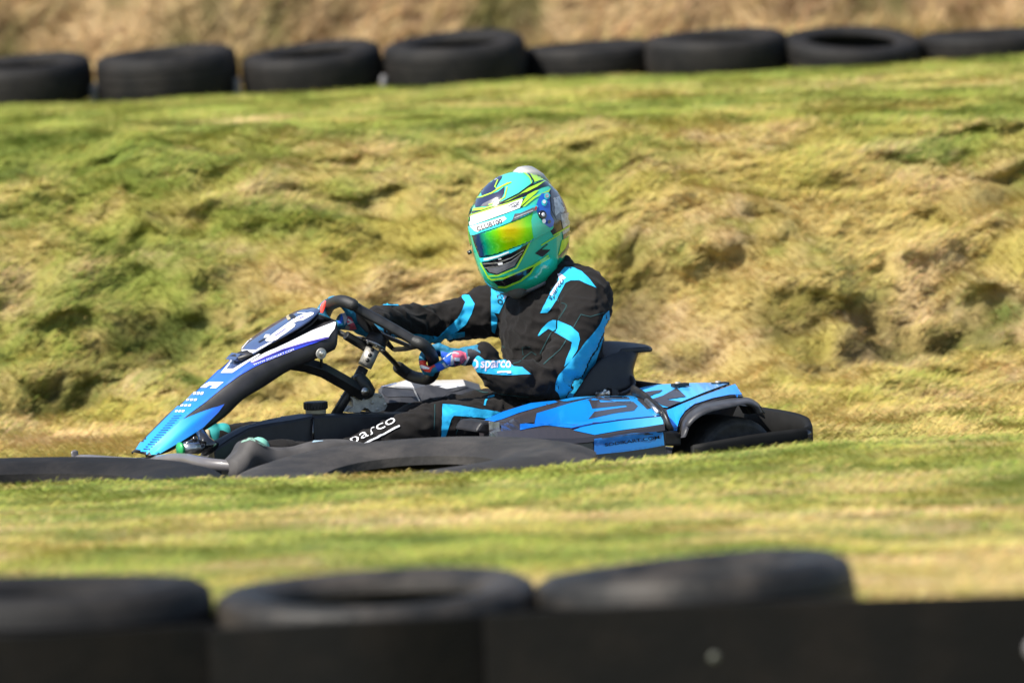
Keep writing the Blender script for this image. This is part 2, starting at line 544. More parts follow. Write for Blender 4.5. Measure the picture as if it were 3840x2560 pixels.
def text_decal(g, bvh, txt, crop, o, ex, ey, mi, off=0.0022, maxlen=0.05, italic=0.0, bold=0.0, space=1.0, tm=21.8):
    """o: left end of the baseline, ex: its right end, ey: top of the left end (picture units of the crop)"""
    cu = bpy.data.curves.new('lettering', 'FONT')
    cu.body = txt; cu.shear = italic; cu.offset = bold; cu.space_character = space; cu.resolution_u = 3
    ob = bpy.data.objects.new('lettering', cu)
    COL.objects.link(ob)
    dg = bpy.context.evaluated_depsgraph_get(); dg.update()
    me = bpy.data.meshes.new_from_object(ob.evaluated_get(dg))
    vs = [v.co.copy() for v in me.vertices]
    fs = [tuple(p.vertices) for p in me.polygons]
    bpy.data.objects.remove(ob); bpy.data.curves.remove(cu); bpy.data.meshes.remove(me)
    x0 = min(v.x for v in vs); x1 = max(v.x for v in vs); y0 = min(v.y for v in vs); y1 = max(v.y for v in vs)
    o = Vector(S(crop, o)); X = Vector(S(crop, ex)) - o; Y = Vector(S(crop, ey)) - o
    P = [o + X * ((v.x - x0) / (x1 - x0)) + Y * ((v.y - y0) / (y1 - y0)) for v in vs]
    put(g, bvh, P, fs, mi, off, tm, maxlen)
def voxel(g, size, smooth_it=3, name='tmp'):
    """fuse overlapping closed shapes into one continuous skin"""
    me = g.mesh(name, ['suit'])
    bm = bmesh.new(); bm.from_mesh(me)
    bmesh.ops.recalc_face_normals(bm, faces=bm.faces)
    bm.to_mesh(me); bm.free()
    o = bpy.data.objects.new(name, me); COL.objects.link(o)
    r = o.modifiers.new('r', 'REMESH'); r.mode = 'VOXEL'; r.voxel_size = size; r.adaptivity = 0
    if smooth_it:
        s_ = o.modifiers.new('s', 'SMOOTH'); s_.factor = 0.5; s_.iterations = smooth_it
    dg = bpy.context.evaluated_depsgraph_get(); dg.update()
    m2 = bpy.data.meshes.new_from_object(o.evaluated_get(dg))
    out = G()
    out.add([v.co.copy() for v in m2.vertices], [tuple(p.vertices) for p in m2.polygons], 0, True)
    nrm = [v.normal.copy() for v in m2.vertices]
    bpy.data.objects.remove(o); bpy.data.meshes.remove(me); bpy.data.meshes.remove(m2)
    return out, nrm
def blob(g, c, r, seg=14, squash=None, mi=0):
    """ball, optionally given three half-axis vectors"""
    A = squash or (Vector((r, 0, 0)), Vector((0, r, 0)), Vector((0, 0, r)))
    vs, fs = [], []
    n = seg // 2
    for i in range(n + 1):
        th = math.pi * i / n
        for k in range(seg):
            ph = 2 * math.pi * k / seg
            vs.append(c + A[0] * (math.sin(th) * math.cos(ph)) + A[1] * (math.sin(th) * math.sin(ph)) + A[2] * math.cos(th))
    for i in range(n):
        for k in range(seg):
            fs.append((i * seg + k, i * seg + (k + 1) % seg, (i + 1) * seg + (k + 1) % seg, (i + 1) * seg + k))
    return g.add(vs, fs, mi)
def limb(g, pts, rs, seg=18, k=4):
    P = smooth_path(pts, k); Q = smooth_vals(rs, k)
    tube(g, P, Q, seg)
    blob(g, pts[0], rs[0] * 0.99); blob(g, pts[-1], rs[-1] * 0.99)

# ================================================================== ground
def _h(ix, iy, seed):
    h = (ix.astype(np.int64) * 374761393 + iy.astype(np.int64) * 668265263 + seed * 974634777) & 0xFFFFFFFF
    h = ((h ^ (h >> 13)) * 1274126177) & 0xFFFFFFFF
    h = h ^ (h >> 16)
    return (h & 0xFFFF) / 65535.0
def vn(x, y, seed=0):
    ix, iy = np.floor(x), np.floor(y)
    fx, fy = x - ix, y - iy
    fx = fx * fx * fx * (fx * (fx * 6 - 15) + 10); fy = fy * fy * fy * (fy * (fy * 6 - 15) + 10)
    a = _h(ix, iy, seed); b = _h(ix + 1, iy, seed); c = _h(ix, iy + 1, seed); d = _h(ix + 1, iy + 1, seed)
    return (a + (b - a) * fx) * (1 - fy) + (c + (d - c) * fx) * fy
def fbm(x, y, seed=0, oc=4, gain=0.5):
    s, a, t = 0, 1, 0
    for i in range(oc):
        s = s + a * vn(x * 2 ** i + i * 17.3, y * 2 ** i - i * 9.1, seed + i)
        t += a; a *= gain
    return s / t                                              # 0..1, mean 0.5
def sstep(a, b, x):
    t = np.clip((x - a) / (b - a), 0, 1)
    return t * t * (3 - 2 * t)
PY = [-60, -23, -12, -8.4, -7.3, -6.5, -4.5, -2.5, -2.15, -1.85, -1.3, -1.05, 1.15, 1.5, 2.3, 2.9, 3.15, 3.4, 3.7, 4.0, 4.35, 4.75, 5.6, 8.0, 10.5, 12.4, 13.1, 13.6, 15.0, 17.5, 22, 40, 400]
PZ = [0.6, 0.5, 0.42, 0.46, 0.52, 0.56, 0.47, 0.365, 0.34, 0.24, 0.05, 0.0, 0.0, 0.015, 0.03, 0.06, 0.14, 0.28, 0.46, 0.61, 0.73, 0.80, 0.825, 0.765, 0.69, 0.622, 0.62, 0.76, 1.85, 3.4, 4.6, 6.0, 6.5]
def track(y): return sstep(-1.35, -1.1, y) * (1 - sstep(1.0, 1.3, y))
# hollows worn in the bank: picture place (2352 wide), half widths, depth
PITS = [(330, 790, .24, .17, .22), (270, 572, .11, .10, .12), (110, 925, .22, .14, .2), (30, 1000, .14, .09, .12), (2125, 775, .34, .15, .22), (1830, 725, .2, .14, .15),
        (1440, 700, .17, .26, .16), (2310, 425, .11, .11, .12), (865, 545, .14, .10, .11), (205, 535, .07, .07, .09), (1590, 800, .13, .10, .12), (2050, 690, .15, .10, .1),
        (600, 890, .14, .09, .1), (430, 520, .08, .08, .08), (2210, 590, .2, .10, .1), (1010, 560, .14, .08, .08), (2330, 800, .1, .12, .12), (1700, 610, .14, .1, .08), (60, 700, .1, .1, .08)]
PW = []
for px_, py_, rx_, ry_, dp_ in PITS:
    yy_ = 1.6                                                  # walk up the slope until it reaches the sight line
    while yy_ < 6.5 and Yp('d', (px_, py_), yy_).z > np.interp(yy_, PY, PZ): yy_ += .02
    PW.append((Yp('d', (px_, py_), yy_).x, yy_, rx_, ry_, dp_))
def pits(x, y):
    wob = 0.9 * (fbm(x * 8, y * 8, 401, 3, 0.7) - 0.5)
    s = 0
    for px_, py_, rx_, ry_, dp_ in PW:
        q = ((x - px_) / rx_) ** 2 + ((y - py_ - .25 * (x - px_)) / ry_) ** 2
        s = s + dp_ * np.exp(-np.clip(q * (1 + wob * 2), 0, 30) ** 1.3)
    return s
def ground(x, y):
    x = np.asarray(x, float); y = np.asarray(y, float)
    z = np.interp(y, PY, PZ)
    for dy in (-0.15, 0.15): z = z + np.interp(y + dy, PY, PZ)
    z = z / 3
    z = z + 0.013 * x * sstep(4, 8, y) * (1 - sstep(30, 60, np.abs(x)))
    z = z + 0.045 * sstep(-0.4, 0.9, x) * sstep(-4.5, -2.4, y) * (1 - sstep(-2.0, -1.4, y))
    bank = sstep(1.8, 3.0, y) * (1 - sstep(4.5, 6.3, y))
    # clumpy slope with hollows that slant down to the left
    wx = x + 0.35 * y + 0.35 * (fbm(x * 1.1, y * 1.1, 91, 2) - 0.5)
    r1 = fbm(wx * 1.9, y * 1.5, 5, 3)
    r2 = 1 - np.abs(2 * fbm(wx * 3.2 + 4, y * 2.4, 21, 3) - 1)
    z = z + bank * (0.16 * (r1 - 0.5) + 0.08 * (r2 - 0.8))
    z = z - 0.35 * pits(x, y)
    z = z + bank * 0.04 * (fbm(x * 5, y * 9, 33, 2) - 0.5)
    soft = (1 - track(y))
    z = z + soft * (1 - bank) * 0.035 * (fbm(x * 2.2, y * 1.2, 61, 3) - 0.5)
    far = sstep(13.2, 15.0, y)
    z = z + far * (0.9 * (fbm(x * 1.3, y * 0.25, 71, 3) - 0.5) + 0.35 * (fbm(x * 5, y * 0.8, 72, 2) - 0.5))
    return z
def push(x, y):
    """how far the slope is set back: lumps stand out, hollows run in under their upper lip"""
    bank = sstep(2.2, 3.0, y) * (1 - sstep(4.4, 5.6, y))
    wx = x + 0.35 * y
    a = fbm(wx * 1.6 + 3, y * 2.4, 205, 3)
    b = 1 - np.abs(2 * fbm(wx * 2.5 + 4, y * 3.6, 221, 2) - 1)
    c = fbm(x * 5.5, y * 7, 231, 3, 0.6)
    return bank * (0.15 * (a - 0.5) - 0.10 * (b - 0.8) + 0.20 * (c - 0.5) + 0.07 * (fbm(x * 16, y * 18, 241, 2) - 0.5)) + 0.6 * pits(x, y)
GREEN = np.array([0.22, 0.275, 0.045]); GREEN2 = np.array([0.115, 0.19, 0.03]); LIME = np.array([0.33, 0.335, 0.065])
STRAW = np.array([0.58, 0.435, 0.16]); PINK = np.array([0.64, 0.455, 0.235]); OCHRE = np.array([0.42, 0.355, 0.07])
HOLLOW_SHADE = np.array([0.03, 0.028, 0.01]); BROWN = np.array([0.37, 0.255, 0.135]); OLIVE = np.array([0.17, 0.15, 0.055])
def lerp(a, b, t): return a + (b - a) * t[..., None]
def tint(x, y):
    x = np.asarray(x, float); y = np.asarray(y, float)
    n1 = fbm(x * 0.9, y * 0.9, 101, 4, 0.6)
    n2 = fbm(x * 3.6, y * 4.6, 111, 4, 0.7)
    n3 = fbm(x * 11.0, y * 16.0, 121, 3, 0.7)
    straw = 0.36 * n1 + 0.38 * n2 + 0.26 * n3
    # how dry the sward is, by place: green plateau, drier slope, dry verge by the track
    dry = np.interp(y, [-8, -6.4, -5.6, -4.2, -2, -1, 1, 1.6, 2.8, 3.4, 4.0, 4.5, 6.2, 8, 12.5, 13.4, 14],
                       [.49, .48, .49, .46, .42, .4, .5, .56, .545, .53, .515, .49, .44, .42, .41, .7, .9])
    dry = dry + 0.025 * np.clip(x, -2.5, 2.5) / 2.5 * sstep(1, 3, y)
    t = 0.08 + 0.84 * (1 - sstep(-0.095, 0.095, straw - dry))
    g = lerp(np.broadcast_to(GREEN, x.shape + (3,)), LIME, sstep(0.4, 0.7, fbm(x * 5, y * 6, 127, 3, 0.7)))
    g = lerp(g, GREEN2, 0.8 * sstep(0.46, 0.70, fbm(x * 3.4, y * 4.4, 131, 4, 0.7)))
    s = lerp(np.broadcast_to(STRAW, x.shape + (3,)), PINK, sstep(0.48, 0.7, fbm(x * 4.1, y * 5.2, 141, 3, 0.7)))
    s = lerp(s, OCHRE, 0.8 * sstep(0.48, 0.7, fbm(x * 2.9, y * 3.9, 151, 3, 0.7)))
    c = lerp(g, s, t)
    c = lerp(c, np.broadcast_to(HOLLOW_SHADE, c.shape), np.clip(sstep(0.05, 0.14, pits(x, y)) * .5, 0, 1))  # shade inside the hollows, painted into the turf colour
    far = sstep(13.0, 13.6, y)
    b = lerp(np.broadcast_to(BROWN, x.shape + (3,)), OLIVE, sstep(0.48, 0.66, fbm(x * 2.2, y * 0.35, 161, 3)))
    b = lerp(b, PINK * 0.8, sstep(0.5, 0.7, fbm(x * 3.3 + 5, y * 0.6, 171, 3)))
    c = lerp(c, b, far)
    return c
def grid_mesh(name, xs, ys, matname):
    X, Y = np.meshgrid(xs, ys)
    Z = ground(X, Y)
    tz = track(Y)
    Z = Z - 0.03 * tz
    v = np.stack([X, Y + push(X, Y), Z], -1).reshape(-1, 3)
    nx, ny = len(xs), len(ys)
    i = np.arange((ny - 1) * (nx - 1)); r, c = i // (nx - 1), i % (nx - 1)
    a = r * nx + c
    f = np.stack([a, a + 1, a + nx + 1, a + nx], -1)
    me = bpy.data.meshes.new(name)
    me.vertices.add(len(v)); me.vertices.foreach_set('co', v.ravel())
    me.loops.add(len(f) * 4); me.loops.foreach_set('vertex_index', f.ravel())
    me.polygons.add(len(f)); me.polygons.foreach_set('loop_start', np.arange(len(f)) * 4)
    me.polygons.foreach_set('loop_total', np.full(len(f), 4))
    me.update()
    me.polygons.foreach_set('use_smooth', np.ones(len(f), bool))
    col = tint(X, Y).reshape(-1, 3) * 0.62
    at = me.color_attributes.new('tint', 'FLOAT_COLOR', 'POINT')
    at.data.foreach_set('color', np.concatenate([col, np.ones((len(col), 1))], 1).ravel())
    me.materials.append(M[matname])
    return me
def spaced(*segs):
    out = []
    for a, b, st in segs: out += list(np.arange(a, b - 1e-6, st))
    out.append(segs[-1][1])
    return np.array(out)
xs = spaced((-300, -60, 20), (-60, -12, 2), (-12, -5, 0.25), (-5, 5, 0.035), (5, 12, 0.25), (12, 60, 2), (60, 300, 20))
ys = spaced((-60, -22, 2), (-22, -9, 0.3), (-9, -1.5, 0.06), (-1.5, 6.5, 0.03), (6.5, 13, 0.07), (13, 19, 0.05), (19, 60, 1.5), (60, 400, 20))
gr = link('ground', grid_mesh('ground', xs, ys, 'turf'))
tag(gr, kind='structure')
# strip of asphalt track that the kart runs on
g = G()
tx = np.linspace(-60, 60, 121)
sheet(g, [[Vector((x, -1.3, 0.004)) for x in tx], [Vector((x, 1.2, 0.004)) for x in tx]], smooth=False, flip=False)
tag(g.build('track', 'asphalt'), kind='structure')

# grass: blades combed mostly along the slope; one uncountable sward
def blades(name, n, xr, yr, hgt, wid, lay, seed, up=0.5, skip=0):
    r = np.random.default_rng(seed)
    x = r.uniform(*xr, n); y = r.uniform(*yr, n)
    keep = (track(y) < 0.3) & (np.abs(x) > skip)
    cl = fbm(x * 6, y * 6, 301, 2)
    keep &= r.uniform(0, 1, n) < 0.6 + 0.8 * cl
    x, y = x[keep], y[keep]; n = len(x)
    z = ground(x, y) - 0.004
    L = hgt * (0.55 + 0.9 * r.random(n)) * (0.6 + 0.8 * fbm(x * 2.5, y * 2.5, 311, 2))
    ang = r.normal(0, 0.35, n) + np.where(fbm(x * 5, y * 5, 321, 2) + r.normal(0, .12, n) < 0.5, 0, math.pi) - 0.5 * (fbm(x * 3, y * 3, 331, 2) - .2)
    lean = np.clip(r.normal(lay, 0.22, n), 0.1, 1.45)
    d = np.stack([np.cos(ang) * np.sin(lean), np.sin(ang) * np.sin(lean), np.cos(lean) * up * 2], -1)
    base = np.stack([x, y + push(x, y), z], -1)
    # each tuft leans its own way
    side = np.stack([-np.sin(ang), np.cos(ang), 0.5 + 0 * ang], -1)
    side = side / np.linalg.norm(side, axis=1, keepdims=True)
    wv = side * (wid * (0.6 + 0.8 * r.random(n)))[:, None] * 0.5
    mid = base + d * (L * 0.55)[:, None] + np.array([0, 0, 1]) * (L * 0.10)[:, None]
    tip = base + d * L[:, None] - np.array([0, 0, 1]) * (L * 0.06)[:, None]
    v = np.stack([base - wv, base + wv, mid + wv * 0.8, mid - wv * 0.8, tip], 1).reshape(-1, 3)
    k = np.arange(n) * 5
    loops = np.stack([k, k + 1, k + 2, k + 3, k + 3, k + 2, k + 4], -1).ravel()
    me = bpy.data.meshes.new(name)
    me.vertices.add(n * 5); me.vertices.foreach_set('co', v.ravel())
    me.loops.add(n * 7); me.loops.foreach_set('vertex_index', loops)
    st = np.stack([np.arange(n) * 7, np.arange(n) * 7 + 4], -1).ravel()
    me.polygons.add(n * 2); me.polygons.foreach_set('loop_start', st)
    me.polygons.foreach_set('loop_total', np.tile([4, 3], n))
    me.update()
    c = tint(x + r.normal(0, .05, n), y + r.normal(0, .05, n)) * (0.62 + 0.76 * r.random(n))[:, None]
    c = c * (1 + r.normal(0, 0.07, (n, 3)))
    c = np.clip(np.repeat(c, 5, 0), 0.005, 0.9)
    at = me.color_attributes.new('tint', 'FLOAT_COLOR', 'POINT')
    at.data.foreach_set('color', np.concatenate([c, np.ones((len(c), 1))], 1).ravel())
    me.materials.append(M['blade'])
    o = link(name, me)
    return o
tag(blades('grass', 520000, (-3.1, 3.1), (1.2, 7.0), 0.042, 0.0034, 1.0, 1), 'rough tussocky green and straw grass on the bank behind the kart', 'grass', kind='stuff')
tag(blades('grass', 200000, (-3.5, 3.5), (7.0, 13.0), 0.028, 0.006, 1.05, 2), 'short green grass on the level ground below the far tyre row', 'grass', kind='stuff')
tag(blades('grass', 240000, (-2.7, 2.7), (-7.5, -1.35), 0.022, 0.0036, 1.1, 3), 'mown yellow green grass verge in the foreground', 'grass', kind='stuff')
tag(blades('dry_grass', 90000, (-3.8, 3.8), (13.0, 17.5), 0.10, 0.010, 0.8, 4, up=0.7), 'tall dry tan grass on the steep bank behind the far tyres', 'grass', kind='stuff')
tag(blades('grass', 90000, (-12, 12), (-8.4, 13.0), 0.045, 0.008, 1.1, 5, skip=2.6), 'thin outlying grass to both sides of the track', 'grass', kind='stuff')

# ================================================================== tyres
def tyre_mesh(Rr, wd, ri, name, seed=0, grooves=3, sag=0.0):
    """hollow road tyre lying flat: tread with grooves, bulging sidewalls, open middle"""
    h = wd / 2
    pr = []                                                   # (radius, z, groove?)
    sr = Rr - ri
    pr.append((ri, -h * 0.62)); pr.append((ri + 0.004, -h * 0.8)); pr.append((ri + sr * 0.25, -h * 0.98)); pr.append((ri + sr * 0.55, -h * 1.02)); pr.append((Rr - sr * 0.12, -h * 0.9))
    nb = grooves
    for i in range(nb + 1):
        a = -0.82 + 1.64 * i / (nb + 1) ; b2 = -0.82 + 1.64 * (i + 1) / (nb + 1)
        cr_ = lambda t: Rr - 0.012 * t * t
        gz = 0.035
        pr.append((cr_(a + gz), h * (a + gz))); pr.append((cr_(b2 - gz), h * (b2 - gz)))
        if i < nb:
            pr.append((cr_(b2) - 0.009, h * (b2 - gz * 0.7))); pr.append((cr_(b2) - 0.009, h * (b2 + gz * 0.7)))
    pr.append((Rr - sr * 0.12, h * 0.9)); pr.append((ri + sr * 0.72, h * 0.985)); pr.append((ri + sr * 0.68, h * 1.015)); pr.append((ri + sr * 0.5, h * 1.02)); pr.append((ri + sr * 0.25, h * 0.98)); pr.append((ri + 0.004, h * 0.8)); pr.append((ri, h * 0.62))
    pr.append((ri + 0.012, h * 0.6)); pr.append((ri + sr * 0.45, h * 0.82)); pr.append((Rr - 0.022, h * 0.6)); pr.append((Rr - 0.02, -h * 0.6)); pr.append((ri + sr * 0.45, -h * 0.82)); pr.append((ri + 0.012, -h * 0.6))
    seg = 96
    vs, fs = [], []
    n = len(pr)
    ph = seed * 1.7
    for k in range(seg):
        t = 2 * math.pi * k / seg
        q = 1 + 0.012 * math.sin(2 * t + ph) + 0.006 * math.sin(3 * t + ph * 2)
        dz = sag * math.cos(t + ph)
        for (r_, z_) in pr:
            vs.append(Vector((r_ * q * math.cos(t), r_ * q * math.sin(t), z_ * (1 + 0.04 * math.sin(2 * t + ph)) + dz)))
    for k in range(seg):
        for i in range(n):
            fs.append((k * n + i, ((k + 1) % seg) * n + i, ((k + 1) % seg) * n + (i + 1) % n, k * n + (i + 1) % n))
    me = bpy.data.meshes.new(name)
    me.from_pydata(vs, [], fs)
    bm = bmesh.new(); bm.from_mesh(me)
    bmesh.ops.recalc_face_normals(bm, faces=bm.faces)
    for e in bm.edges:
        if len(e.link_faces) == 2 and e.calc_face_angle(0) > R(38): e.smooth = False
    bm.to_mesh(me); bm.free()
    me.polygons.foreach_set('use_smooth', [True] * len(me.polygons))
    return me
def place_tyre(me, matn, c, yaw, tilt_x, tilt_y, label, group, cat='tyre'):
    """tilt_x > 0 tips the top towards the camera, tilt_y > 0 raises the right side"""
    o = bpy.data.objects.new('tyre', me)
    COL.objects.link(o)
    if not me.materials: me.materials.append(M[matn])
    o.matrix_world = Matrix.Translation(c) @ Matrix.Rotation(-R(tilt_y), 4, 'Y') @ Matrix.Rotation(R(tilt_x), 4, 'X') @ Matrix.Rotation(R(yaw), 4, 'Z')
    tag(o, label, cat, group)
    return o
far_tyres = [  # centre px, base px (2352 wide), depth, tilt_x, tilt_y, width, size, label
    (50, 228, 12.2, 4, 3.0, .20, .335, 'black tyre at the left end of the far row, cut off by the picture edge'),
    (385, 222, 12.2, 3, 2.5, .22, .332, 'wide upright-sided tyre, second from the left in the far row, its rim edge lit grey'),
    (718, 202, 12.25, 5, 4.0, .19, .330, 'brownish tyre third from the left in the far row, tipped down to its left'),
    (1046, 184, 12.25, 5.5, 2.5, .21, .335, 'open topped ribbed tyre above the green helmet in the far row'),
    (1352, 172, 12.5, 1, 1.5, .155, .325, 'low flat tyre fifth from the left in the far row'),
    (1648, 155, 12.3, 3, 1.0, .18, .333, 'black tyre with a lilac lit top edge, sixth from the left in the far row'),
    (1956, 137, 12.3, 9, -3.0, .14, .325, 'tyre near the right of the far row, tipped so its dark opening shows'),
    (2268, 116, 12.5, 1, 0.5, .125, .33, 'low tyre at the right end of the far row, half out of the picture'),
]
for i, (cx, by, yy, tx_, ty_, wd, rr, lab) in enumerate(far_tyres):
    p = Yp('d', (cx, by), yy)
    z = float(ground(p.x, yy - rr))
    me = tyre_mesh(rr, wd, rr * 0.62, 'far_tyre', i, 3)
    place_tyre(me, 'tyre', Vector((p.x, yy, z + wd / 2 - 0.01)), i * 47, tx_, ty_, lab, 'tyres of the far barrier row')
fore_tyres = [
    (118, 12.0, -7.7, -2.2, -0.5, .21, 'matt black tyre at the left end of the near row, dark notch on its rim'),
    (866, 0, -7.7, 0.6, 0.8, .20, 'open topped tyre in the middle of the near row, bright scuff on its left shoulder'),
    (1598, 0, -7.7, -3.0, 2.6, .22, 'ribbed grey tyre at the right of the near row, leaning up to its right'),
]
FT_Z = [0.618, 0.598, 0.608]
for i, (cx, _, yy, tx_, ty_, wd, lab) in enumerate(fore_tyres):
    p = Yp('d', (cx, 1400), yy)
    rr = 0.318
    me = tyre_mesh(rr, wd, rr * (0.66 if i == 1 else 0.6), 'near_tyre', i + 20, 4 if i == 2 else 3)
    place_tyre(me, 'tyre_near' if i else 'tyre', Vector((p.x, yy, FT_Z[i])), i * 77 + 20, tx_, ty_, lab, 'tyres of the near row behind the rubber belt')
me = tyre_mesh(0.56, 0.26, 0.30, 'lorry_tyre', 31, 4)
p = Yp('d', (60, 1080), -1.62)
place_tyre(me, 'tyre', Vector((p.x, -1.62, 0.178)), 10, 1.0, -0.4, 'big dusty lorry tyre behind the grass edge under the kart nose tip', 'lorry tyres between the grass verge and the kart', 'lorry tyre')
me = tyre_mesh(0.53, 0.26, 0.24, 'lorry_tyre', 33, 4)
p = Yp('d', (945, 1080), -1.60)
place_tyre(me, 'tyre_dusty', Vector((p.x, -1.60, 0.188)), 60, 1.0, 3.2, 'big dusty lorry tyre in front of the driver\'s legs, its left end dipping', 'lorry tyres between the grass verge and the kart', 'lorry tyre')
# ================================================================== rubber belt facing along the near tyres
def belt(x0, x1, y0, y1, zt0, zt1, bow, label, bolts, mark=False):
    """standing strip of conveyor belt, 14 mm thick, bolted to the tyres"""
    g = G()
    n = 40
    rows = [[], [], [], []]
    for i in range(n + 1):
        t = i / n
        x = x0 + (x1 - x0) * t
        y = y0 + (y1 - y0) * t + bow * math.sin(math.pi * t) + 0.006 * math.sin(9 * t + x0)
        zt = zt0 + (zt1 - zt0) * t + 0.004 * math.sin(7 * t + x0 * 3)
        zb = 0.30
        rows[0].append(Vector((x, y, zb))); rows[1].append(Vector((x, y + 0.004, zt)))
        rows[2].append(Vector((x, y + 0.014, zt))); rows[3].append(Vector((x, y + 0.014, zb)))
    loft(g, [[rows[k][i] for k in range(4)] for i in range(n + 1)], 0, True, False)
    o = g.build('rubber_belt', 'belt', bevel=0.003)
    tag(o, label, 'rubber belt', 'belt strips bolted along the near tyres')
    rt = ROOTM[o.name]
    for (px, py) in bolts:
        p = Yp('d', (px, py), min(y0, y1) + bow - 0.004)
        gb = G(); cyl(gb, p, p + Vector((0, -0.006, 0)), 0.009, 16); cyl(gb, p + Vector((0, -0.004, 0)), p + Vector((0, -0.009, 0)), 0.005, 6)
        b = gb.build('bolt', 'dull', parent=o)
    return o
def bx(px, y): return Yp('d', (px, 1450), y).x
belt(bx(-760, -8.15), bx(492, -8.12), -8.10, -8.09, 0.70, 0.680, -0.07, 'black rubber belt strip at the left end of the near barrier', [])
belt(bx(478, -8.15), bx(1150, -8.12), -8.125, -8.09, 0.684, 0.69, -0.055, 'brownish black rubber belt strip in the middle, overlapping the left strip', [])
belt(bx(1112, -8.15), bx(3300, -8.2), -8.125, -8.16, 0.690, 0.712, -0.045, 'long black rubber belt strip at the right with a pale bolt low on it', [(1640, 1508)])
g = G()
p = Yp('d', (2380, 1489), -8.205)
cyl(g, p, p + Vector((0, -0.006, 0)), 0.022, 24)
wd_ = g.build('marker_disc', 'stake', parent=None)
tag(wd_, 'round white marker disc at the right edge of the near belt', 'marker disc')

for (px, py, lab) in ((215, 207, 'small pale plastic stake between the first and second far tyres'), (545, 193, 'small pale plastic stake between the second and third far tyres'), (880, 188, 'small pale plastic stake between the third far tyre and the open topped one')):
    p = Yp('d', (px, py), 12.1)
    z0 = float(ground(p.x, 12.1)) - .05
    g = G()
    tube(g, [Vector((p.x, 12.1, z0)), Vector((p.x + .002, 12.1, p.z + .01)), Vector((p.x + .004, 12.1, p.z + .03))], [.018, .018, .012], 10)
    tag(g.build('stake', 'stake'), lab, 'stake', 'pale stakes between the far tyres')
# ================================================================== the kart
KM = Matrix(((HD.x, LT.x, 0, KO.x), (HD.y, LT.y, 0, KO.y), (0, 0, 1, 0), (0, 0, 0, 1)))
kart = bpy.data.objects.new('go_kart', None); COL.objects.link(kart); kart.matrix_world = KM
kart.empty_display_size = 0.2
ROOTM[kart.name] = KM
tag(kart, 'blue and black racing go kart with a raised nose panel and number 6 plate', 'go kart')
decal_ = decal
def decal(*a, **k_): return decal_(*a, **{'maxlen': .3, **k_})
def lat(p, v):                                                # same u and height, other lateral place
    k = toK(p); return W(k.x, v, k.z)

# ---- nose panel: a rising spine with a printed top
st = [  # ridge (crop 2), bottom edge, half width
    ((104, 1446), (170, 1452), .046), ((190, 1352), (300, 1422), .052), ((325, 1222), (470, 1325), .056), ((450, 1110), (600, 1245), .060),
    ((600, 1000), (776, 1125), .064), ((745, 880), (930, 978), .068), ((880, 768), (1100, 875), .072), ((1085, 622), (1280, 757), .080),
    ((1330, 492), (1420, 690), .088), ((1560, 385), (1540, 640), .094), ((1708, 320), (1700, 560), .096)]
g = G()
rN = [K(2, a, w_) for a, b, w_ in st]
rB = [K(2, b, w_ + .022) for a, b, w_ in st]
ws = [w_ for *_, w_ in st]
k = 4
rN, rB, ws = smooth_path(rN, k), smooth_path(rB, k), smooth_vals(ws, k)
rings = []
for N_, B_, w_ in zip(rN, rB, ws):
    kn, kb = toK(N_), toK(B_)
    up = Vector((0.25, 0, 1)).normalized()
    c0 = W(kn.x, 0, kn.z + .008)
    half = [W(kn.x, w_ * .55, kn.z + .006), W(kn.x, w_ - .006, kn.z + .001), W(kn.x, w_, kn.z - .005),
            W((kn.x * .62 + kb.x * .38), w_ + .020, kn.z * .62 + kb.z * .38), W((kn.x * .2 + kb.x * .8), w_ + .026, kn.z * .2 + kb.z * .8),
            W(kb.x, w_ + .018, kb.z), W(kb.x, w_ * .55, kb.z + .012)]
    other = []
    for p in half:
        q = toK(p); other.append(W(q.x, -q.y, q.z))
    rings.append([c0] + half + other[::-1])
loft(g, rings, 0)
bv = bvh_of(g)
tp = lambda poly, mi, **kw: decal(g, bv, 2, poly, mi, **kw)
# top print from tip to the plate
decal(g, bv, 2, [(28, 1450), (112, 1446), (196, 1356), (332, 1224), (456, 1113), (606, 1003), (751, 883), (886, 783), (1000, 716), (1100, 668), (1345, 570), (1600, 478), (1620, 462), (1345, 545), (1200, 600), (1000, 672), (900, 655), (850, 630), (700, 690), (575, 800), (445, 940), (290, 1090), (170, 1200), (50, 1355), (0, 1440)], 1, cell=9, maxlen=.3)
decal(g, bv, 6, [(1080, 722), (1160, 715), (1430, 560), (1650, 420), (1820, 250), (1885, 160), (1600, 260), (1430, 330), (1405, 350), (1240, 500), (1060, 680)], 2, cell=10, off=.002)
decal(g, bv, 2, [(985, 668), (1100, 598), (1300, 505), (1500, 405), (1705, 325), (1690, 390), (1640, 455), (1450, 500), (1250, 560), (1100, 625), (1010, 672)], 3, cell=9, off=.0028)
decal(g, bv, 2, line_poly([(995, 680), (1100, 632), (1250, 567), (1450, 507), (1640, 462)], 9), 4, cell=9, off=.0034)
decal(g, bv, 9, [(-60, 1570), (130, 1568), (470, 1340), (740, 1165), (700, 1160), (400, 1330), (150, 1480), (0, 1475), (160, 1285), (120, 1280), (-40, 1470), (-120, 1570)], 3, cell=6, off=.003)
decal(g, bv, 9, [(5, 1468), (150, 1468), (400, 1320), (160, 1300)], 5, cell=6, off=.003)
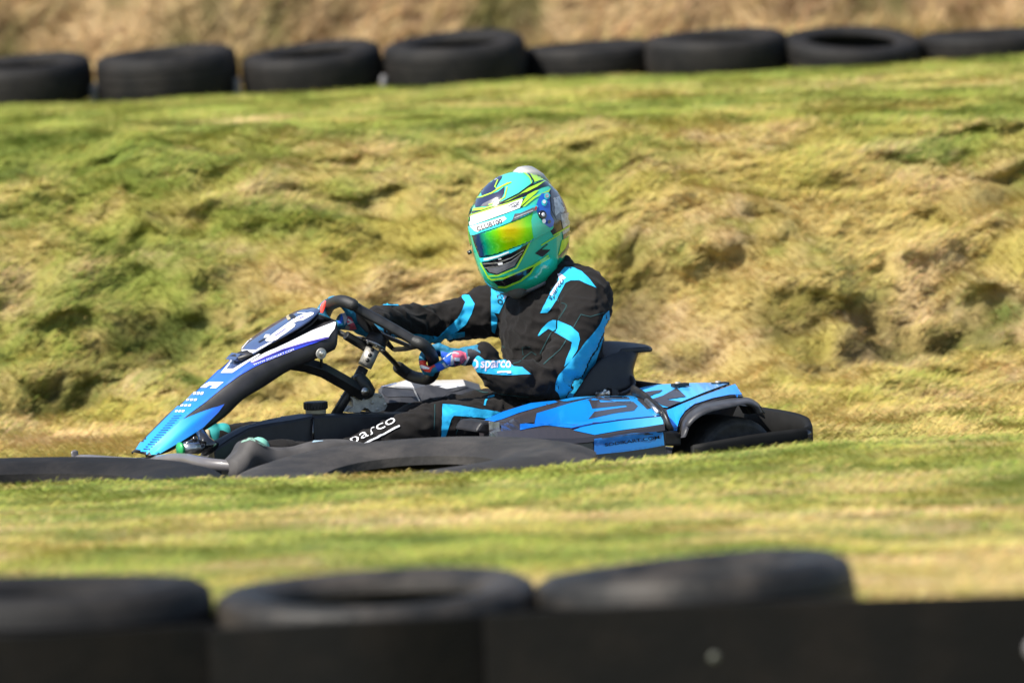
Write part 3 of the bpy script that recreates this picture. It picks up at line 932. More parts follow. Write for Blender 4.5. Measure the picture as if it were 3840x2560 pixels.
# pale logo bars on the blue
for (x, y, ww, hh) in [(1400, 246, 110, 22), (1465, 184, 125, 22), (1530, 122, 125, 24), (1605, 50, 120, 32)]:
    for j in range(3):
        x0 = x - ww / 2 + j * ww / 3
        decal(g, bv, 6, [(x0, y + hh / 2), (x0 + ww * .24, y + hh / 2 - 3), (x0 + ww * .32, y - hh / 2 - 3), (x0 + ww * .08, y - hh / 2)], 3, cell=12, off=.003)
decal(g, bv, 2, [(600, 858), (640, 838), (762, 838), (700, 890), (648, 892), (672, 866), (640, 868), (618, 886), (565, 886)], 3, cell=10, off=.003)
# fine dark hatching near the tip
for j in range(15):
    t = j / 14
    a = Vector((1330 - 330 * t, 300 + 360 * t)); b_ = Vector((1415 - 345 * t, 292 + 372 * t))
    decal(g, bv, 6, line_poly([a, b_], 7 + 5 * t), 6, cell=25, off=.0026)
text_decal(g, bv, 'WWW.SODIKART.COM', 2, (1012, 700), (1350, 572), (1006, 684), 3, off=.0036)
g.build('nose_panel', ['plastic', 'fair_blue', 'flame_blue', 'white', 'violet', 'plate_blue', 'navy'], kart, fixn=False)
# screw on the tip, fixing washer on the side
g = G(); p = K(6, (1172, 474), 0.0); disc_bolt(g, p, Vector((-.5, -.3, .8)).normalized(), .006, .004, 0)
g.build('screw', 'black', kart)
g = G(); p = K(9, (2048, 1135), .125)
cyl(g, p, p + LT * .006, .0165, 28, 0); cyl(g, p + LT * .006, p + LT * .012, .009, 20, 1); cyl(g, p + LT * .012, p + LT * .015, .0045, 6, 0)
g.build('fixing_bolt', ['alu', 'steel'], kart, bevel=.001)
# dark hood behind the plate
g = G()
N2 = [(880, 628), (1000, 590), (1200, 515), (1400, 400), (1500, 330), (1560, 262), (1660, 300)]
rows = []
for i, q in enumerate(N2):
    w_ = [.035, .04, .045, .052, .058, .064, .075][i]
    p = K(2, q, w_); kk = toK(p)
    rows.append([W(kk.x, -w_ - .003, kk.z - .008), W(kk.x, -w_, kk.z), W(kk.x, 0, kk.z + .006), W(kk.x, w_, kk.z), W(kk.x, w_ + .003, kk.z - .008)])
sheet(g, rows, 0)
o = g.build('nose_hood', 'plastic', kart)
md = o.modifiers.new('t', 'SOLIDIFY'); md.thickness = .004
# ---- number plate
g = G()
N3 = [((560, 1135 + 10), .040), ((700, 1040), .058), ((930, 905), .070), ((1250, 735), .080), ((1550, 560), .084), ((1800, 400), .080), ((1960, 262), .068), ((2035, 190), .050)]
top, bot = [], []
for q, w_ in N3:
    kk = toK(K(9, q, w_))
    zz = .004
    top.append([W(kk.x, -w_, kk.z), W(kk.x, -w_ * .5, kk.z + zz), W(kk.x, 0, kk.z + zz * 1.3), W(kk.x, w_ * .5, kk.z + zz), W(kk.x, w_, kk.z)])
    bot.append([W(kk.x, w_, kk.z - .006), W(kk.x, w_ * .5, kk.z - .004), W(kk.x, 0, kk.z - .003), W(kk.x, -w_ * .5, kk.z - .004), W(kk.x, -w_, kk.z - .006)])
loft(g, [a + b_ for a, b_ in zip(top, bot)], 0)
bv = bvh_of(g)
decal(g, bv, 9, [(275, 1135), (550, 1142), (760, 1020), (1000, 880), (930, 895), (650, 1058), (355, 1050), (330, 1040), (720, 590), (690, 600), (280, 1075)], 1, cell=7, off=.0012)
decal(g, bv, 9, [(838, 850), (900, 790), (1200, 570), (1480, 370), (1700, 265), (1830, 242), (1900, 250), (1890, 290), (1660, 418), (1560, 430), (1460, 478), (1502, 500), (1480, 556), (1300, 690), (1100, 820), (985, 872), (880, 876)], 1, cell=9, off=.0014)
for ln, wd_ in (([(1050, 762), (1150, 700), (1290, 602)], 22), ([(1580, 392), (1640, 358), (1695, 332)], 20)):
    decal(g, bv, 9, line_poly(ln, wd_), 2, cell=12, off=.002)
decal(g, bv, 9, line_poly([(700, 895), (840, 815)], 26), 3, cell=12, off=.002)
decal(g, bv, 9, line_poly([(1540, 262), (1720, 258)], 14), 1, cell=12, off=.002)
decal(g, bv, 9, [(1375, 290), (1430, 280), (1530, 340), (1480, 385), (1400, 370), (1360, 330)], 3, cell=9, off=.002)
decal(g, bv, 9, [(1290, 320), (1350, 288), (1370, 300), (1345, 350), (1300, 355)], 4, cell=9, off=.002)
decal(g, bv, 9, [(850, 730), (945, 728), (900, 800), (810, 805)], 1, cell=9, off=.0022)
g.build('number_plate', ['plate_blue', 'white', 'violet', 'black', 'beige'], kart, fixn=False)
# catch at the lower end of the plate
g = G(); prism(g, 9, [(180, 1265), (300, 1140), (560, 1150), (400, 1290), (230, 1300), (150, 1275)], .03, -.03)
g.build('plate_clip', 'plate_blue', kart, bevel=.003)

# ---- steering gear
g = G()
V0 = 0.0
hub = K(3, (690, 470), V0); low = K(3, (505, 860), V0)
ax = (hub - low).normalized()
floor_ = K(3, (360, 1100), V0)
mid_ = K(3, (540, 800), V0)
tube(g, [mid_ - ax * .02, K(3, (590, 715), V0)], .016, 14)
tube(g, [K(3, (530, 800), V0), K(3, (470, 920), V0), floor_ + (floor_ - mid_) * .2], .015, 14)
g.build('steering_column', 'black', kart)
g = G()
a, b_ = K(3, (600, 700), V0), K(3, (668, 555), V0)
cyl(g, a, b_, .0215, 24, 0)
nrm = (CAMPOS - a).normalized(); nrm = (nrm - ax * nrm.dot(ax)).normalized()
for t in (.28, .58, .9):
    p = a + (b_ - a) * t + nrm * .0195
    cyl(g, p, p + nrm * .0028, .0062, 14, 1)
g.build('column_sleeve', ['alu', 'black'], kart)
g = G()
c = K(3, (690, 505), V0)
cyl(g, c - ax * .010, c - ax * .004, .036, 36, 0)
for j in range(6):
    t = j * math.pi / 3 + .3
    aa, bb = frame(ax)
    q = c - ax * .016 + (aa * math.cos(t) + bb * math.sin(t)) * .029
    cyl(g, q, q + ax * .01, .004, 8, 0)
g.build('hub_flange', 'steel', kart)
g = G()
cyl(g, c - ax * .004, c + ax * .022, .034, 36, 0, r2=.031); cyl(g, c + ax * .022, c + ax * .034, .026, 30, 0, r2=.02)
g.build('hub_boss', 'plastic', kart, bevel=.002)
# beam from the column foot up to the nose panel
g = G()
pts = [K(3, (-20, 670), .03), K(3, (110, 690), .03), K(3, (250, 735), .03), K(3, (420, 830), .03), K(3, (600, 935), .03)]
tube(g, pts, .018, 4, ell=(1.0, 1.25), hint=LT, smooth=False)
tube(g, [K(3, (440, 440), -.02), K(3, (580, 525), -.02), K(3, (640, 560), -.02)], .014, 10)
tube(g, [K(3, (235, 640), .05), K(3, (238, 720), .04), K(3, (160, 730), .03)], .005, 8)
tube(g, [K(3, (540, 770), .02), K(3, (580, 850), .02), K(3, (625, 930), .02), K(3, (640, 960), .02)], [.016, .026, .026, .014], 12)
g.build('support_beam', 'black', kart, bevel=.003)
g = G(); p = K(3, (598, 912), .052); disc_bolt(g, p, LT, .0125, .005); g.build('beam_bolt', 'steel', kart)
# pressed steel foot
g = G()
prism(g, 3, [(480, 958), (520, 950), (600, 985), (660, 940), (730, 930), (755, 955), (792, 1030), (770, 1070), (700, 1090), (655, 1085), (630, 1060), (600, 1050), (560, 1090), (455, 1088), (470, 1060), (505, 1040), (500, 990)], .02, -.05)
for q in ((732, 950), (770, 1020), (705, 1060), (665, 1005)):
    p = K(3, q, .02); disc_bolt(g, p, LT, .0055, .003)
g.build('column_bracket', 'alu', kart, bevel=.0025)
# ---- steering wheel
CW = K(3, (752, 442), 0.0)
lv = LT; bvv = (HD * .80 + ZV * .60)
wn = lv.cross(bvv).normalized()
if wn.z < 0: wn = -wn
def wp(t, r=.168, lift=0): return CW + lv * (math.cos(R(t)) * r) + bvv * (math.sin(R(t)) * r) + wn * lift
g = G()
# padded rim, open on the chord between the grips
arc = [wp(t, .172) for t in range(66, 356, 10)]
rim = smooth_path(arc, 2)
rr = []
for i in range(len(rim)):
    t = 66 + (290 - 10) * i / (len(rim) - 1)
    thick = .0125
    if t < 150: thick = .0185
    elif t > 300: thick = .0185
    elif 215 < t < 262: thick = .0125
    rr.append(thick)
for _ in range(3): rr = [rr[0]] + [(rr[i - 1] + rr[i] + rr[i + 1]) / 3 for i in range(1, len(rr) - 1)] + [rr[-1]]
A_ = K(3, (530, 190), 0); 
def inplane(c, q):
    d = ray(S(c, q)); t = (CW - CAMPOS).dot(wn) / d.dot(wn); return CAMPOS + d * t
# trace the visible rim in the wheel's plane
vis = [inplane(3, q) for q in [(268, 260), (300, 195), (370, 158), (430, 158), (500, 185)]]
chord = [inplane(3, q) for q in [(500, 185), (560, 228), (700, 305), (860, 395), (1000, 478), (1045, 502)]]
near = [inplane(3, q) for q in [(1030, 495), (1075, 515), (1130, 560), (1165, 620), (1180, 690), (1175, 760), (1130, 805), (1060, 800), (985, 780), (925, 742), (885, 712)]]
lowr = [inplane(3, q) for q in [(895, 722), (840, 660), (790, 610), (740, 560), (690, 500)]]
back = [inplane(3, q) for q in [(268, 260), (290, 330), (360, 400), (430, 440), (520, 470), (600, 480)]]
g = G()
tube(g, smooth_path(vis, 5), .0182, 18, caps=False); blob(g, vis[-1], .0181); blob(g, vis[0], .018)
tube(g, smooth_path(near, 5), .0182, 18, caps=False); blob(g, near[0], .0182); blob(g, near[-1], .0182)
g.build('wheel_grip', 'foam', kart)
g = G()
tube(g, chord, .0125, 8, ell=(1.25, .8), hint=wn)
tube(g, smooth_path(lowr, 3), .0095, 8, ell=(.8, 1.3), hint=wn)
tube(g, smooth_path(back, 3), .0105, 8, ell=(.8, 1.3), hint=wn)
hubt = c + ax * .03
for q in ((560, 228), (1010, 545)):
    tube(g, [hubt, inplane(3, q)], [.013, .010], 4, ell=(.6, 1.3), hint=wn, smooth=False)
tube(g, [inplane(3, (1040, 530)), inplane(3, (930, 555)), inplane(3, (840, 560)), inplane(3, (800, 520)), hubt], [.0095, .009, .0095, .012, .015], 8, ell=(.6, 1.2), hint=wn)
tube(g, [inplane(3, (560, 240)), inplane(3, (590, 330)), inplane(3, (640, 420)), hubt], [.011, .016, .02, .02], 8, ell=(.6, 1.6), hint=wn)
g.build('steering_wheel', 'black', kart, bevel=.002)

# ---- fuel tank cover down the middle
g = G()
inner = [(268, 560), (285, 515), (450, 425), (590, 350), (750, 305), (900, 268), (1060, 238), (1190, 216), (1380, 214), (1640, 208), (2000, 200), (2352, 190), (2750, 190)]
outer = [(300, 640), (318, 600), (500, 480), (690, 372), (820, 340), (980, 312), (1140, 285), (1390, 238), (1500, 232), (1700, 226), (2000, 218), (2352, 212), (2750, 212)]
ri = [K(8, q, .0) for q in inner]; ro = [K(8, q, .055) for q in outer]
low_ = [W(toK(b_).x - .0, .075, min(.10, toK(b_).z - .03)) for b_ in ro]
rows = [[a, a * .5 + b_ * .5 + ZV * .004, b_ + ZV * .001, b_ + LT * .004 - ZV * .006, l_] for a, b_, l_ in zip(ri, ro, low_)]
rings = [[*r_, W(toK(r_[0]).x, -.09, toK(r_[-1]).z)] for r_ in rows]
loft(g, rings, 0, smooth=False)
for i, f in enumerate(list(g.f)): pass
bv = bvh_of(g)
decal(g, bv, 8, [(q[0], q[1] - 1) for q in inner[:9]] + [(1385, 236), (1140, 282), (980, 308), (820, 335), (690, 366), (500, 470), (322, 590), (300, 620)], 1, cell=6)
o = g.build('tank_cover', ['plastic', 'plastic_blue_grey'], kart, fixn=False)
g = G()
tube(g, [K(8, (1392, 250), .0615), K(8, (1395, 540), .078)], .004, 6)
g.build('cover_seam', 'gloss_black', kart)
g = G()
a = K(8, (1425, 215), 0); b_ = K(8, (1420, 75), 0)
kk = toK(a)
a = W(kk.x, 0, kk.z); b_ = W(kk.x, 0, toK(b_).z)
cyl(g, a - ZV * .01, a + (b_ - a) * .45, .029, 30, 1, r2=.031)
cyl(g, a + (b_ - a) * .4, b_, .0335, 30, 0, r2=.0345)
for j in range(24):
    t = j * math.pi / 12
    d = HD * math.cos(t) + LT * math.sin(t)
    box(g, a + (b_ - a) * .7 + d * .0345, d * .0018, ZV * ((b_ - a).length * .26), d.cross(ZV) * .0026, 0)
g.build('fuel_cap', ['black', 'beige'], kart, bevel=.0015)

# ---- far side pod
g = G()
A1 = [(715, 895), (738, 872), (860, 842), (962, 814), (1190, 822), (1430, 812), (1560, 850)]
B1 = [(722, 912), (745, 882), (850, 884), (1008, 893), (1110, 862), (1438, 872), (1580, 905)]
C1 = [(730, 960), (762, 975), (900, 962), (1000, 965), (1065, 1015), (1240, 990), (1500, 1000)]
D1 = [(735, 1000), (780, 1010), (900, 1000), (1010, 1010), (1060, 1030), (1240, 1010), (1500, 1060)]
ra, rb = [K(3, q, -.60) for q in A1], [K(3, q, -.42) for q in B1]
rc, rd = [K(3, q, -.36) for q in C1], [K(3, q, -.34) for q in D1]
ri_ = [lat(p, -.40) - ZV * .15 for p in rd]
re = [lat(p, -.66) - ZV * .16 for p in ra]
loft(g, [[re[i], ra[i], rb[i], rc[i], rd[i], ri_[i]] for i in range(7)], 0, smooth=False)
bv = bvh_of(g)
decal(g, bv, 3, [(745, 874), (965, 816), (1190, 822), (1425, 816), (1445, 868), (1290, 892), (1130, 856), (1010, 888), (850, 882)], 1, cell=10)
decal(g, bv, 3, [(730, 876), (860, 842), (965, 812), (985, 814), (870, 850), (750, 880)], 4, cell=8, off=.002)
decal(g, bv, 3, line_poly([(850, 884), (1005, 895), (1030, 950), (1062, 1012), (1240, 992)], 14), 3, cell=10, off=.004)
decal(g, bv, 3, [(750, 890), (1000, 898), (1030, 960), (900, 958), (790, 965), (740, 930)], 2, cell=10, off=.002)
decal(g, bv, 3, [(1060, 1010), (1180, 940), (1440, 872), (1480, 880), (1300, 930), (1235, 985)], 2, cell=10, off=.003)
g.build('side_pod', ['plastic_grey', 'white', 'carbon2' if 'carbon2' in M else 'plastic_grey', 'alu', 'pod_light'], kart, fixn=False)

# ---- near side pod: four printed facets
A4 = [(215, 1440), (235, 1392), (420, 1305), (650, 1235), (858, 1212), (1000, 1188), (1170, 1178), (1360, 1176), (1520, 1168)]
B4 = [(300, 1440), (410, 1402), (560, 1342), (740, 1295), (900, 1252), (1080, 1214), (1230, 1196), (1400, 1186), (1565, 1188)]
C4_ = [(300, 1490), (420, 1465), (640, 1452), (860, 1434), (1030, 1415), (1180, 1398), (1360, 1380), (1540, 1362), (1765, 1343)]
D4_ = [(300, 1530), (430, 1525), (640, 1528), (860, 1530), (1030, 1528), (1190, 1512), (1360, 1488), (1560, 1456), (1775, 1415)]
E4_ = [(300, 1570), (430, 1565), (640, 1570), (860, 1572), (1030, 1570), (1190, 1555), (1360, 1530), (1560, 1500), (1778, 1462)]
pa = [K(4, q, .32) for q in A4]; pb = [K(4, q, .40) for q in B4]; pc = [K(4, q, .60) for q in C4_]
pd = [K(4, q, .635) for q in D4_]; pe = [K(4, q, .64) for q in E4_]
pf = [lat(p, .636) - ZV * .004 for p in pe]
kz = .075
pg = [W(toK(p).x, .652, kz) for p in pf]
ph = [W(toK(p).x, .34, kz) for p in pa]
g = G()
sm = lambda L: smooth_path(L, 3)
cols = [sm(L) for L in (ph, pa, pb, pc, pd, pe, pf, pg)]
loft(g, [[cl[i] for cl in cols] for i in range(len(cols[0]))], 0, smooth=False)
bv = bvh_of(g)
D = lambda poly, mi, **kw: decal(g, bv, 12, poly, mi, **{'cell': 9, **kw})
# c12 <- c4 conversion: src = 1700+x/2.24 ; x12=(src-1950)*3.6185
def c12(x, y): return ((1700 + x / 2.24 - 1950) * 3.6185, (960 + y / 2.24 - 1400) * 3.6185)
decal(g, bv, 4, [(240, 1388), (420, 1308), (650, 1237), (850, 1216), (880, 1228), (700, 1275), (550, 1318), (420, 1368), (330, 1395), (250, 1398)], 1, cell=8)
decal(g, bv, 4, [(890, 1214), (1000, 1190), (1100, 1182), (1200, 1180), (1080, 1200), (960, 1222), (930, 1222)], 2, cell=8)
D([(225, 545), (700, 402), (930, 345), (1080, 318), (1500, 308), (1560, 318), (1760, 470), (1900, 575), (1880, 585), (1350, 640), (1000, 690), (820, 730), (720, 745), (200, 690), (205, 640)], 1)
D([(1010, 835), (720, 772), (820, 735), (1000, 695), (1350, 645), (1700, 600), (1930, 582), (1945, 690), (1700, 728), (1350, 775)], 2)
D([(0, 690), (60, 680), (200, 692), (720, 690), (500, 700), (300, 712), (0, 770)], 1, cell=8)
D(line_poly([(690, 750), (850, 712), (1000, 682), (1350, 636), (1920, 580)], 12), 3, off=.0022)
D([(210, 560), (225, 545), (205, 640), (190, 672), (0, 690), (0, 590)], 4, off=.0022)
# big dark numerals running along the pod
D([(930, 360), (1000, 332), (1090, 325), (1180, 350), (1280, 385), (1070, 365), (1090, 398), (1500, 385), (1540, 395), (1600, 450), (1545, 512), (1280, 548), (925, 628), (1010, 525), (1240, 490), (1450, 460), (1435, 438), (1200, 462), (980, 485)], 4, off=.0022)
D([(1585, 360), (1650, 345), (1700, 372), (1790, 480), (1720, 492), (1680, 450)], 4, off=.0022)
D([(1130, 325), (1400, 318), (1470, 330), (1490, 358), (1200, 358)], 5, off=.0026)
D([(1280, 388), (1505, 382), (1510, 412), (1400, 412)], 5, off=.0026)
# lower panel with the web address
D([(1000, 890), (1200, 862), (1500, 815), (1935, 785), (1952, 975), (1700, 1020), (1400, 1062), (1000, 1100)], 1, off=.003)
D(line_poly([(1100, 880), (1300, 855), (1500, 828), (1800, 808)], 9), 4, off=.004)
text_decal(g, bv, 'SODIKART.COM', 12, (1140, 990), (1880, 885), (1132, 945), 6, off=.008, bold=.015)
g.build('side_pod', ['carbon', 'pod_blue', 'pod_light', 'navy', 'carbon', 'gloss_black', 'matte_black'], kart, fixn=False)
# clear-topped cap at the pod's front corner
g = G()
prism(g, 4, [(190, 1480), (215, 1430), (240, 1395), (330, 1385), (390, 1400), (412, 1425), (412, 1470), (350, 1500)], .50, .36)
o = g.build('pod_end_cap', 'plastic', kart, bevel=.01)
g = G(); c0 = K(4, (355, 1428), .515); box(g, c0, HD * .012, LT * .004, ZV * .012, 0); c0 = K(4, (320, 1424), .515); box(g, c0, HD * .008, LT * .004, ZV * .013, 0)
g.build('pod_latch', 'steel', kart, bevel=.002)

# ---- rear cover over the engine side
A5 = [(215, 612), (330, 572), (480, 545), (800, 528), (1100, 522), (1335, 533)]
B5 = [(560, 838), (640, 806), (760, 758), (960, 678), (1180, 598), (1345, 537)]
C5 = [(630, 1010), (715, 1010), (770, 900), (920, 770), (1290, 668), (1432, 668)]
ca = [K(5, q, .27) for q in A5]; cb = [K(5, q, .50) for q in B5]; cc = [K(5, q, .60) for q in C5]
ci = [lat(p, .25) - ZV * .10 for p in ca]
g = G()
cols = [sm(L) for L in (ci, ca, cb, cc)]
cols.append([lat(p, .58) - ZV * .01 for p in cols[3]])
loft(g, [[cl[i] for cl in cols] for i in range(len(cols[0]))], 0, smooth=False)
bv = bvh_of(g)
E = lambda poly, mi, **kw: decal(g, bv, 5, poly, mi, **{'cell': 4, 'off': .0055, **kw})
E([(232, 612), (330, 580), (480, 552), (800, 536), (1100, 530), (1290, 536), (1190, 570), (1000, 640), (760, 738), (600, 805), (550, 800), (450, 715), (340, 640)], 1)
E([(585, 832), (640, 815), (760, 765), (960, 685), (1180, 605), (1345, 545), (1378, 560), (1425, 660), (1290, 662), (1100, 700), (900, 765), (800, 840), (745, 920), (722, 1035), (640, 1010)], 2)
E([(548, 680), (690, 600), (712, 606), (802, 690), (588, 722), (748, 748), (612, 806), (525, 778), (440, 715)], 3, off=.0075)
E([(348, 642), (430, 628), (545, 616), (512, 646), (455, 662), (400, 690), (375, 680)], 3, off=.0075)
g.build('rear_cover', ['carbon', 'fender_blue', 'fender_side', 'carbon'], kart, fixn=False)
# black spoiler strip behind the seat on top of the cover
g = G()
prism(g, 5, [(205, 480), (260, 488), (400, 520), (560, 545), (440, 575), (330, 590), (270, 612), (215, 575)], .12, .27)
g.build('engine_cover', 'plastic_grey', kart, bevel=.006)
g = G()
for q in ((735, 535), (1180, 525)):
    g = G()
    p = K(5, q, .33)
    box(g, p, HD * .026, LT * .012, ZV * .0045, 0); cyl(g, p + HD * .008, p + HD * .008 + ZV * .009, .009, 14, 1)
    g.build('quick_release', ['black', 'alu'], kart, bevel=.002)
# arm over the joint, with a bright pin
g = G()
tube(g, smooth_path([K(5, (215, 590), .36), K(5, (330, 660), .42), K(5, (450, 770), .50), K(5, (545, 860), .60), K(5, (600, 980), .63), K(5, (620, 1020), .63)], 3), .012, 10, ell=(1.3, .7))
g.build('joint_strap', 'black', kart)
g = G()
tube(g, [K(5, (362, 708), .46), K(5, (500, 845), .595)], .0075, 12)
g.build('lock_pin', 'steel', kart)
# wheel arch
O5 = [(728, 1050), (735, 985), (765, 900), (860, 800), (985, 735), (1130, 700), (1290, 672), (1400, 672), (1500, 680), (1590, 730), (1640, 790), (1672, 845)]
I5 = [(795, 1112), (812, 1080), (850, 985), (930, 905), (1040, 845), (1160, 812), (1290, 785), (1400, 762), (1480, 745), (1560, 770), (1600, 800), (1625, 850)]
g = G()
ro_ = sm([K(5, q, .585) for q in O5]); rm_ = sm([K(5, ((a[0] * .45 + b_[0] * .55), (a[1] * .45 + b_[1] * .55) - 6), .665) for a, b_ in zip(O5, I5)]); ri2 = sm([K(5, q, .70) for q in I5])
r3 = [p - LT * .03 - ZV * .004 for p in ri2]; r4 = [p - ZV * .018 for p in ro_]
loft(g, [[a, b_, c_, d_, e_] for a, b_, c_, d_, e_ in zip(ro_, rm_, ri2, r3, r4)], 0)
g.build('wheel_arch', 'plastic_grey', kart)
g = G()
prism(g, 5, [(1450, 770), (1520, 765), (1580, 850), (1500, 862)], .60, .56); prism(g, 5, [(1560, 770), (1630, 775), (1682, 850), (1600, 858)], .66, .62)
g.build('arch_stay', 'black', kart, bevel=.002)
# black block between the pod and the rear wheel
g = G()
prism(g, 5, [(552, 1040), (720, 1050), (752, 1080), (755, 1210), (560, 1210)], .64, .50)
g.build('pod_tail', 'plastic', kart, bevel=.012)

# ---- wheels
def wheel(u, v, rad, wd, steer=0, name='wheel'):
    c = W(u, v, rad)
    axl = (LT * math.cos(steer) + HD * math.sin(steer)).normalized()
    fwd = axl.cross(ZV).normalized()
    g = G()
    rr = rad * .46
    cyl(g, c - axl * wd * .4, c + axl * wd * .36, rr, 32, 0); cyl(g, c + axl * wd * .30, c + axl * wd * .47, .03, 20, 0)
    o = g.build(name, 'alu', kart, bevel=.003)
    pr = [(rr, -.44), (rad * .62, -.5), (rad * .84, -.5), (rad * .95, -.46), (rad * .985, -.40), (rad, -.25), (rad * 1.0, 0), (rad, .25), (rad * .985, .40), (rad * .95, .46), (rad * .935, .462), (rad * .93, .475), (rad * .84, .5), (rad * .82, .492), (rad * .62, .5), (rr, .44)]
    g = G()
    seg = 64
    vs, fs = [], []
    for k_ in range(seg):
        t = 2 * math.pi * k_ / seg
        d = fwd * math.cos(t) + ZV * math.sin(t)
        vs += [c + d * a + axl * (b_ * wd) for a, b_ in pr]
    n_ = len(pr)
    for k_ in range(seg):
        for i in range(n_):
            fs.append((k_ * n_ + i, ((k_ + 1) % seg) * n_ + i, ((k_ + 1) % seg) * n_ + (i + 1) % n_, k_ * n_ + (i + 1) % n_))
    g.add(vs, fs, 0)
    g.build('tyre', 'rubber_kart', o)
    return o
cw = toK(K(5, (1240, 1430), .57))
wheel(cw.x, .56, .138, .19); wheel(cw.x, -.56, .138, .19)
wheel(.54, .52, .128, .12, R(14)); wheel(.54, -.52, .128, .12, R(14))
g = G(); tube(g, [W(cw.x, -.5, .138), W(cw.x, .5, .138)], .02, 14); g.build('rear_axle', 'steel', kart)
# ---- rear bumper: a closed plastic band round the back wheels
def band(g, path, zt, zb, th, mi=0):
    rings = []
    n_ = len(path)
    for i, p in enumerate(path):
        d = (path[min(i + 1, n_ - 1)] - path[max(i - 1, 0)]); d.z = 0; d.normalize()
        nn = Vector((d.y, -d.x, 0))
        t_ = zt[i] if isinstance(zt, list) else zt; b__ = zb[i] if isinstance(zb, list) else zb
        q = Vector((p.x, p.y, 0))
        rings.append([q + nn * th * .3 + ZV * t_, q - nn * th * .5 + ZV * (t_ - .006), q - nn * th * .5 + ZV * b__, q + nn * th * .5 + ZV * b__, q + nn * th * .5 + ZV * (t_ - .012)])
    loft(g, rings, mi)
t1 = toK(K(5, (870, 1195), .70)); t2 = toK(K(5, (2110, 1005), .70)); 
u_r = t2.x
path = [W(t1.x, .70, 0), W((t1.x + u_r) / 2, .70, 0), W(u_r + .02, .70, 0), W(u_r - .015, .69, 0), W(u_r - .04, .655, 0), W(u_r - .055, .60, 0), W(u_r - .06, .45, 0), W(u_r - .06, 0, 0), W(u_r - .06, -.45, 0), W(u_r - .055, -.6, 0), W(u_r - .02, -.69, 0), W(t1.x, -.70, 0)]
zt = [t1.z, (t1.z + t2.z) / 2 + .004, t2.z, t2.z + .004, t2.z + .010, t2.z + .022, t2.z + .03, t2.z + .03, t2.z + .03, t2.z + .022, t2.z, t1.z]
zb = [z - .075 for z in zt]; zb[6:9] = [t2.z - .08] * 3
g = G(); band(g, smooth_path(path, 3), smooth_vals(zt, 3), smooth_vals(zb, 3), .022)
g.build('rear_bumper', 'matte_black', kart)
g = G(); c0 = K(5, (2135, 1085), .705); cyl(g, c0 - LT * .004, c0 + LT * .004, .014, 20, 0); g.build('bumper_plug', 'gloss_black', kart)

# ---- chassis tubes and floor
g = G()
for s_ in (1, -1):
    tube(g, smooth_path([W(.80, .22 * s_, .06), W(.5, .30 * s_, .05), W(0, .33 * s_, .05), W(-.5, .30 * s_, .06), W(-.66, .30 * s_, .07)], 4), .015, 10)
tube(g, [W(.54, -.45, .10), W(.54, .45, .10)], .014, 10); tube(g, [W(.8, -.22, .06), W(.8, .22, .06)], .014, 10)
g.build('chassis', 'black', kart)
g = G(); box(g, W(.33, 0, .036), HD * .45, LT * .28, ZV * .003); g.build('floor_tray', 'black', kart)
# stub axle and hub near the nose
g = G()
p = K(2, (470, 1392), .20)
cyl(g, p - HD * .03, p + HD * .025, .0165, 20, 0); cyl(g, p + HD * .025, p + HD * .033, .021, 20, 1)
g.build('pedal_spring', ['steel', 'green_ring'], kart)
g = G()
tube(g, [K(2, (560, 1250), .10), K(2, (600, 1330), .12), K(2, (650, 1400), .14)], [.014, .02, .03], 8)
tube(g, [K(2, (430, 1360), .12), K(2, (520, 1330), .12), K(2, (600, 1350), .12)], .009, 8)
tube(g, [K(2, (540, 1410), .16), K(2, (600, 1370), .13), K(2, (640, 1330), .13)], .011, 8)
cyl(g, K(2, (590, 1330), .15), K(2, (590, 1330), .165), .008, 12)
cyl(g, K(2, (515, 1310), .15), K(2, (515, 1310), .165), .008, 12)
g.build('pedal_linkage', 'gloss_black', kart)
# ---- front bumper with its pale upper skin
g = G()
far_tip = K(6, (232, 665), -.52)
f1 = toK(K(6, (300, 716), -.50)); f2 = toK(K(6, (880, 736), -.12)); f3 = toK(K(6, (1180, 690), .10)); f4 = toK(K(6, (1420, 672), .24)); f5 = toK(K(6, (1740, 715), .44))
ft = toK(far_tip)
pts = [W(ft.x, ft.y, ft.z), W(ft.x - .002, ft.y + .01, ft.z - .03), W(f1.x, f1.y, f1.z), W(f2.x, f2.y, f2.z - .004), W(f3.x, f3.y, f3.z - .008), W(f4.x, f4.y, f4.z - .008), W(f5.x, f5.y, f5.z - .012), W(f5.x - .14, .56, f5.z - .03)]
pp = smooth_path(pts, 4)
rings = []
for i, p in enumerate(pp):
    fr = i / (len(pp) - 1)
    d = pp[min(i + 1, len(pp) - 1)] - pp[max(i - 1, 0)]; 
    a = Vector((d.y, -d.x, 0)).normalized() if Vector((d.x, d.y, 0)).length > 1e-4 else HD
    wd_ = .012 if fr < .3 else .018
    hh = .014 if fr < .3 else .03
    rings.append([p + a * wd_ * .4 + ZV * .0, p - a * wd_ * .4 + ZV * .0, p - a * wd_ - ZV * hh * .3, p - a * wd_ - ZV * hh, p + a * wd_ - ZV * hh, p + a * wd_ - ZV * hh * .3])
loft(g, rings, 0)
g.build('front_bumper', 'white_trim', kart)
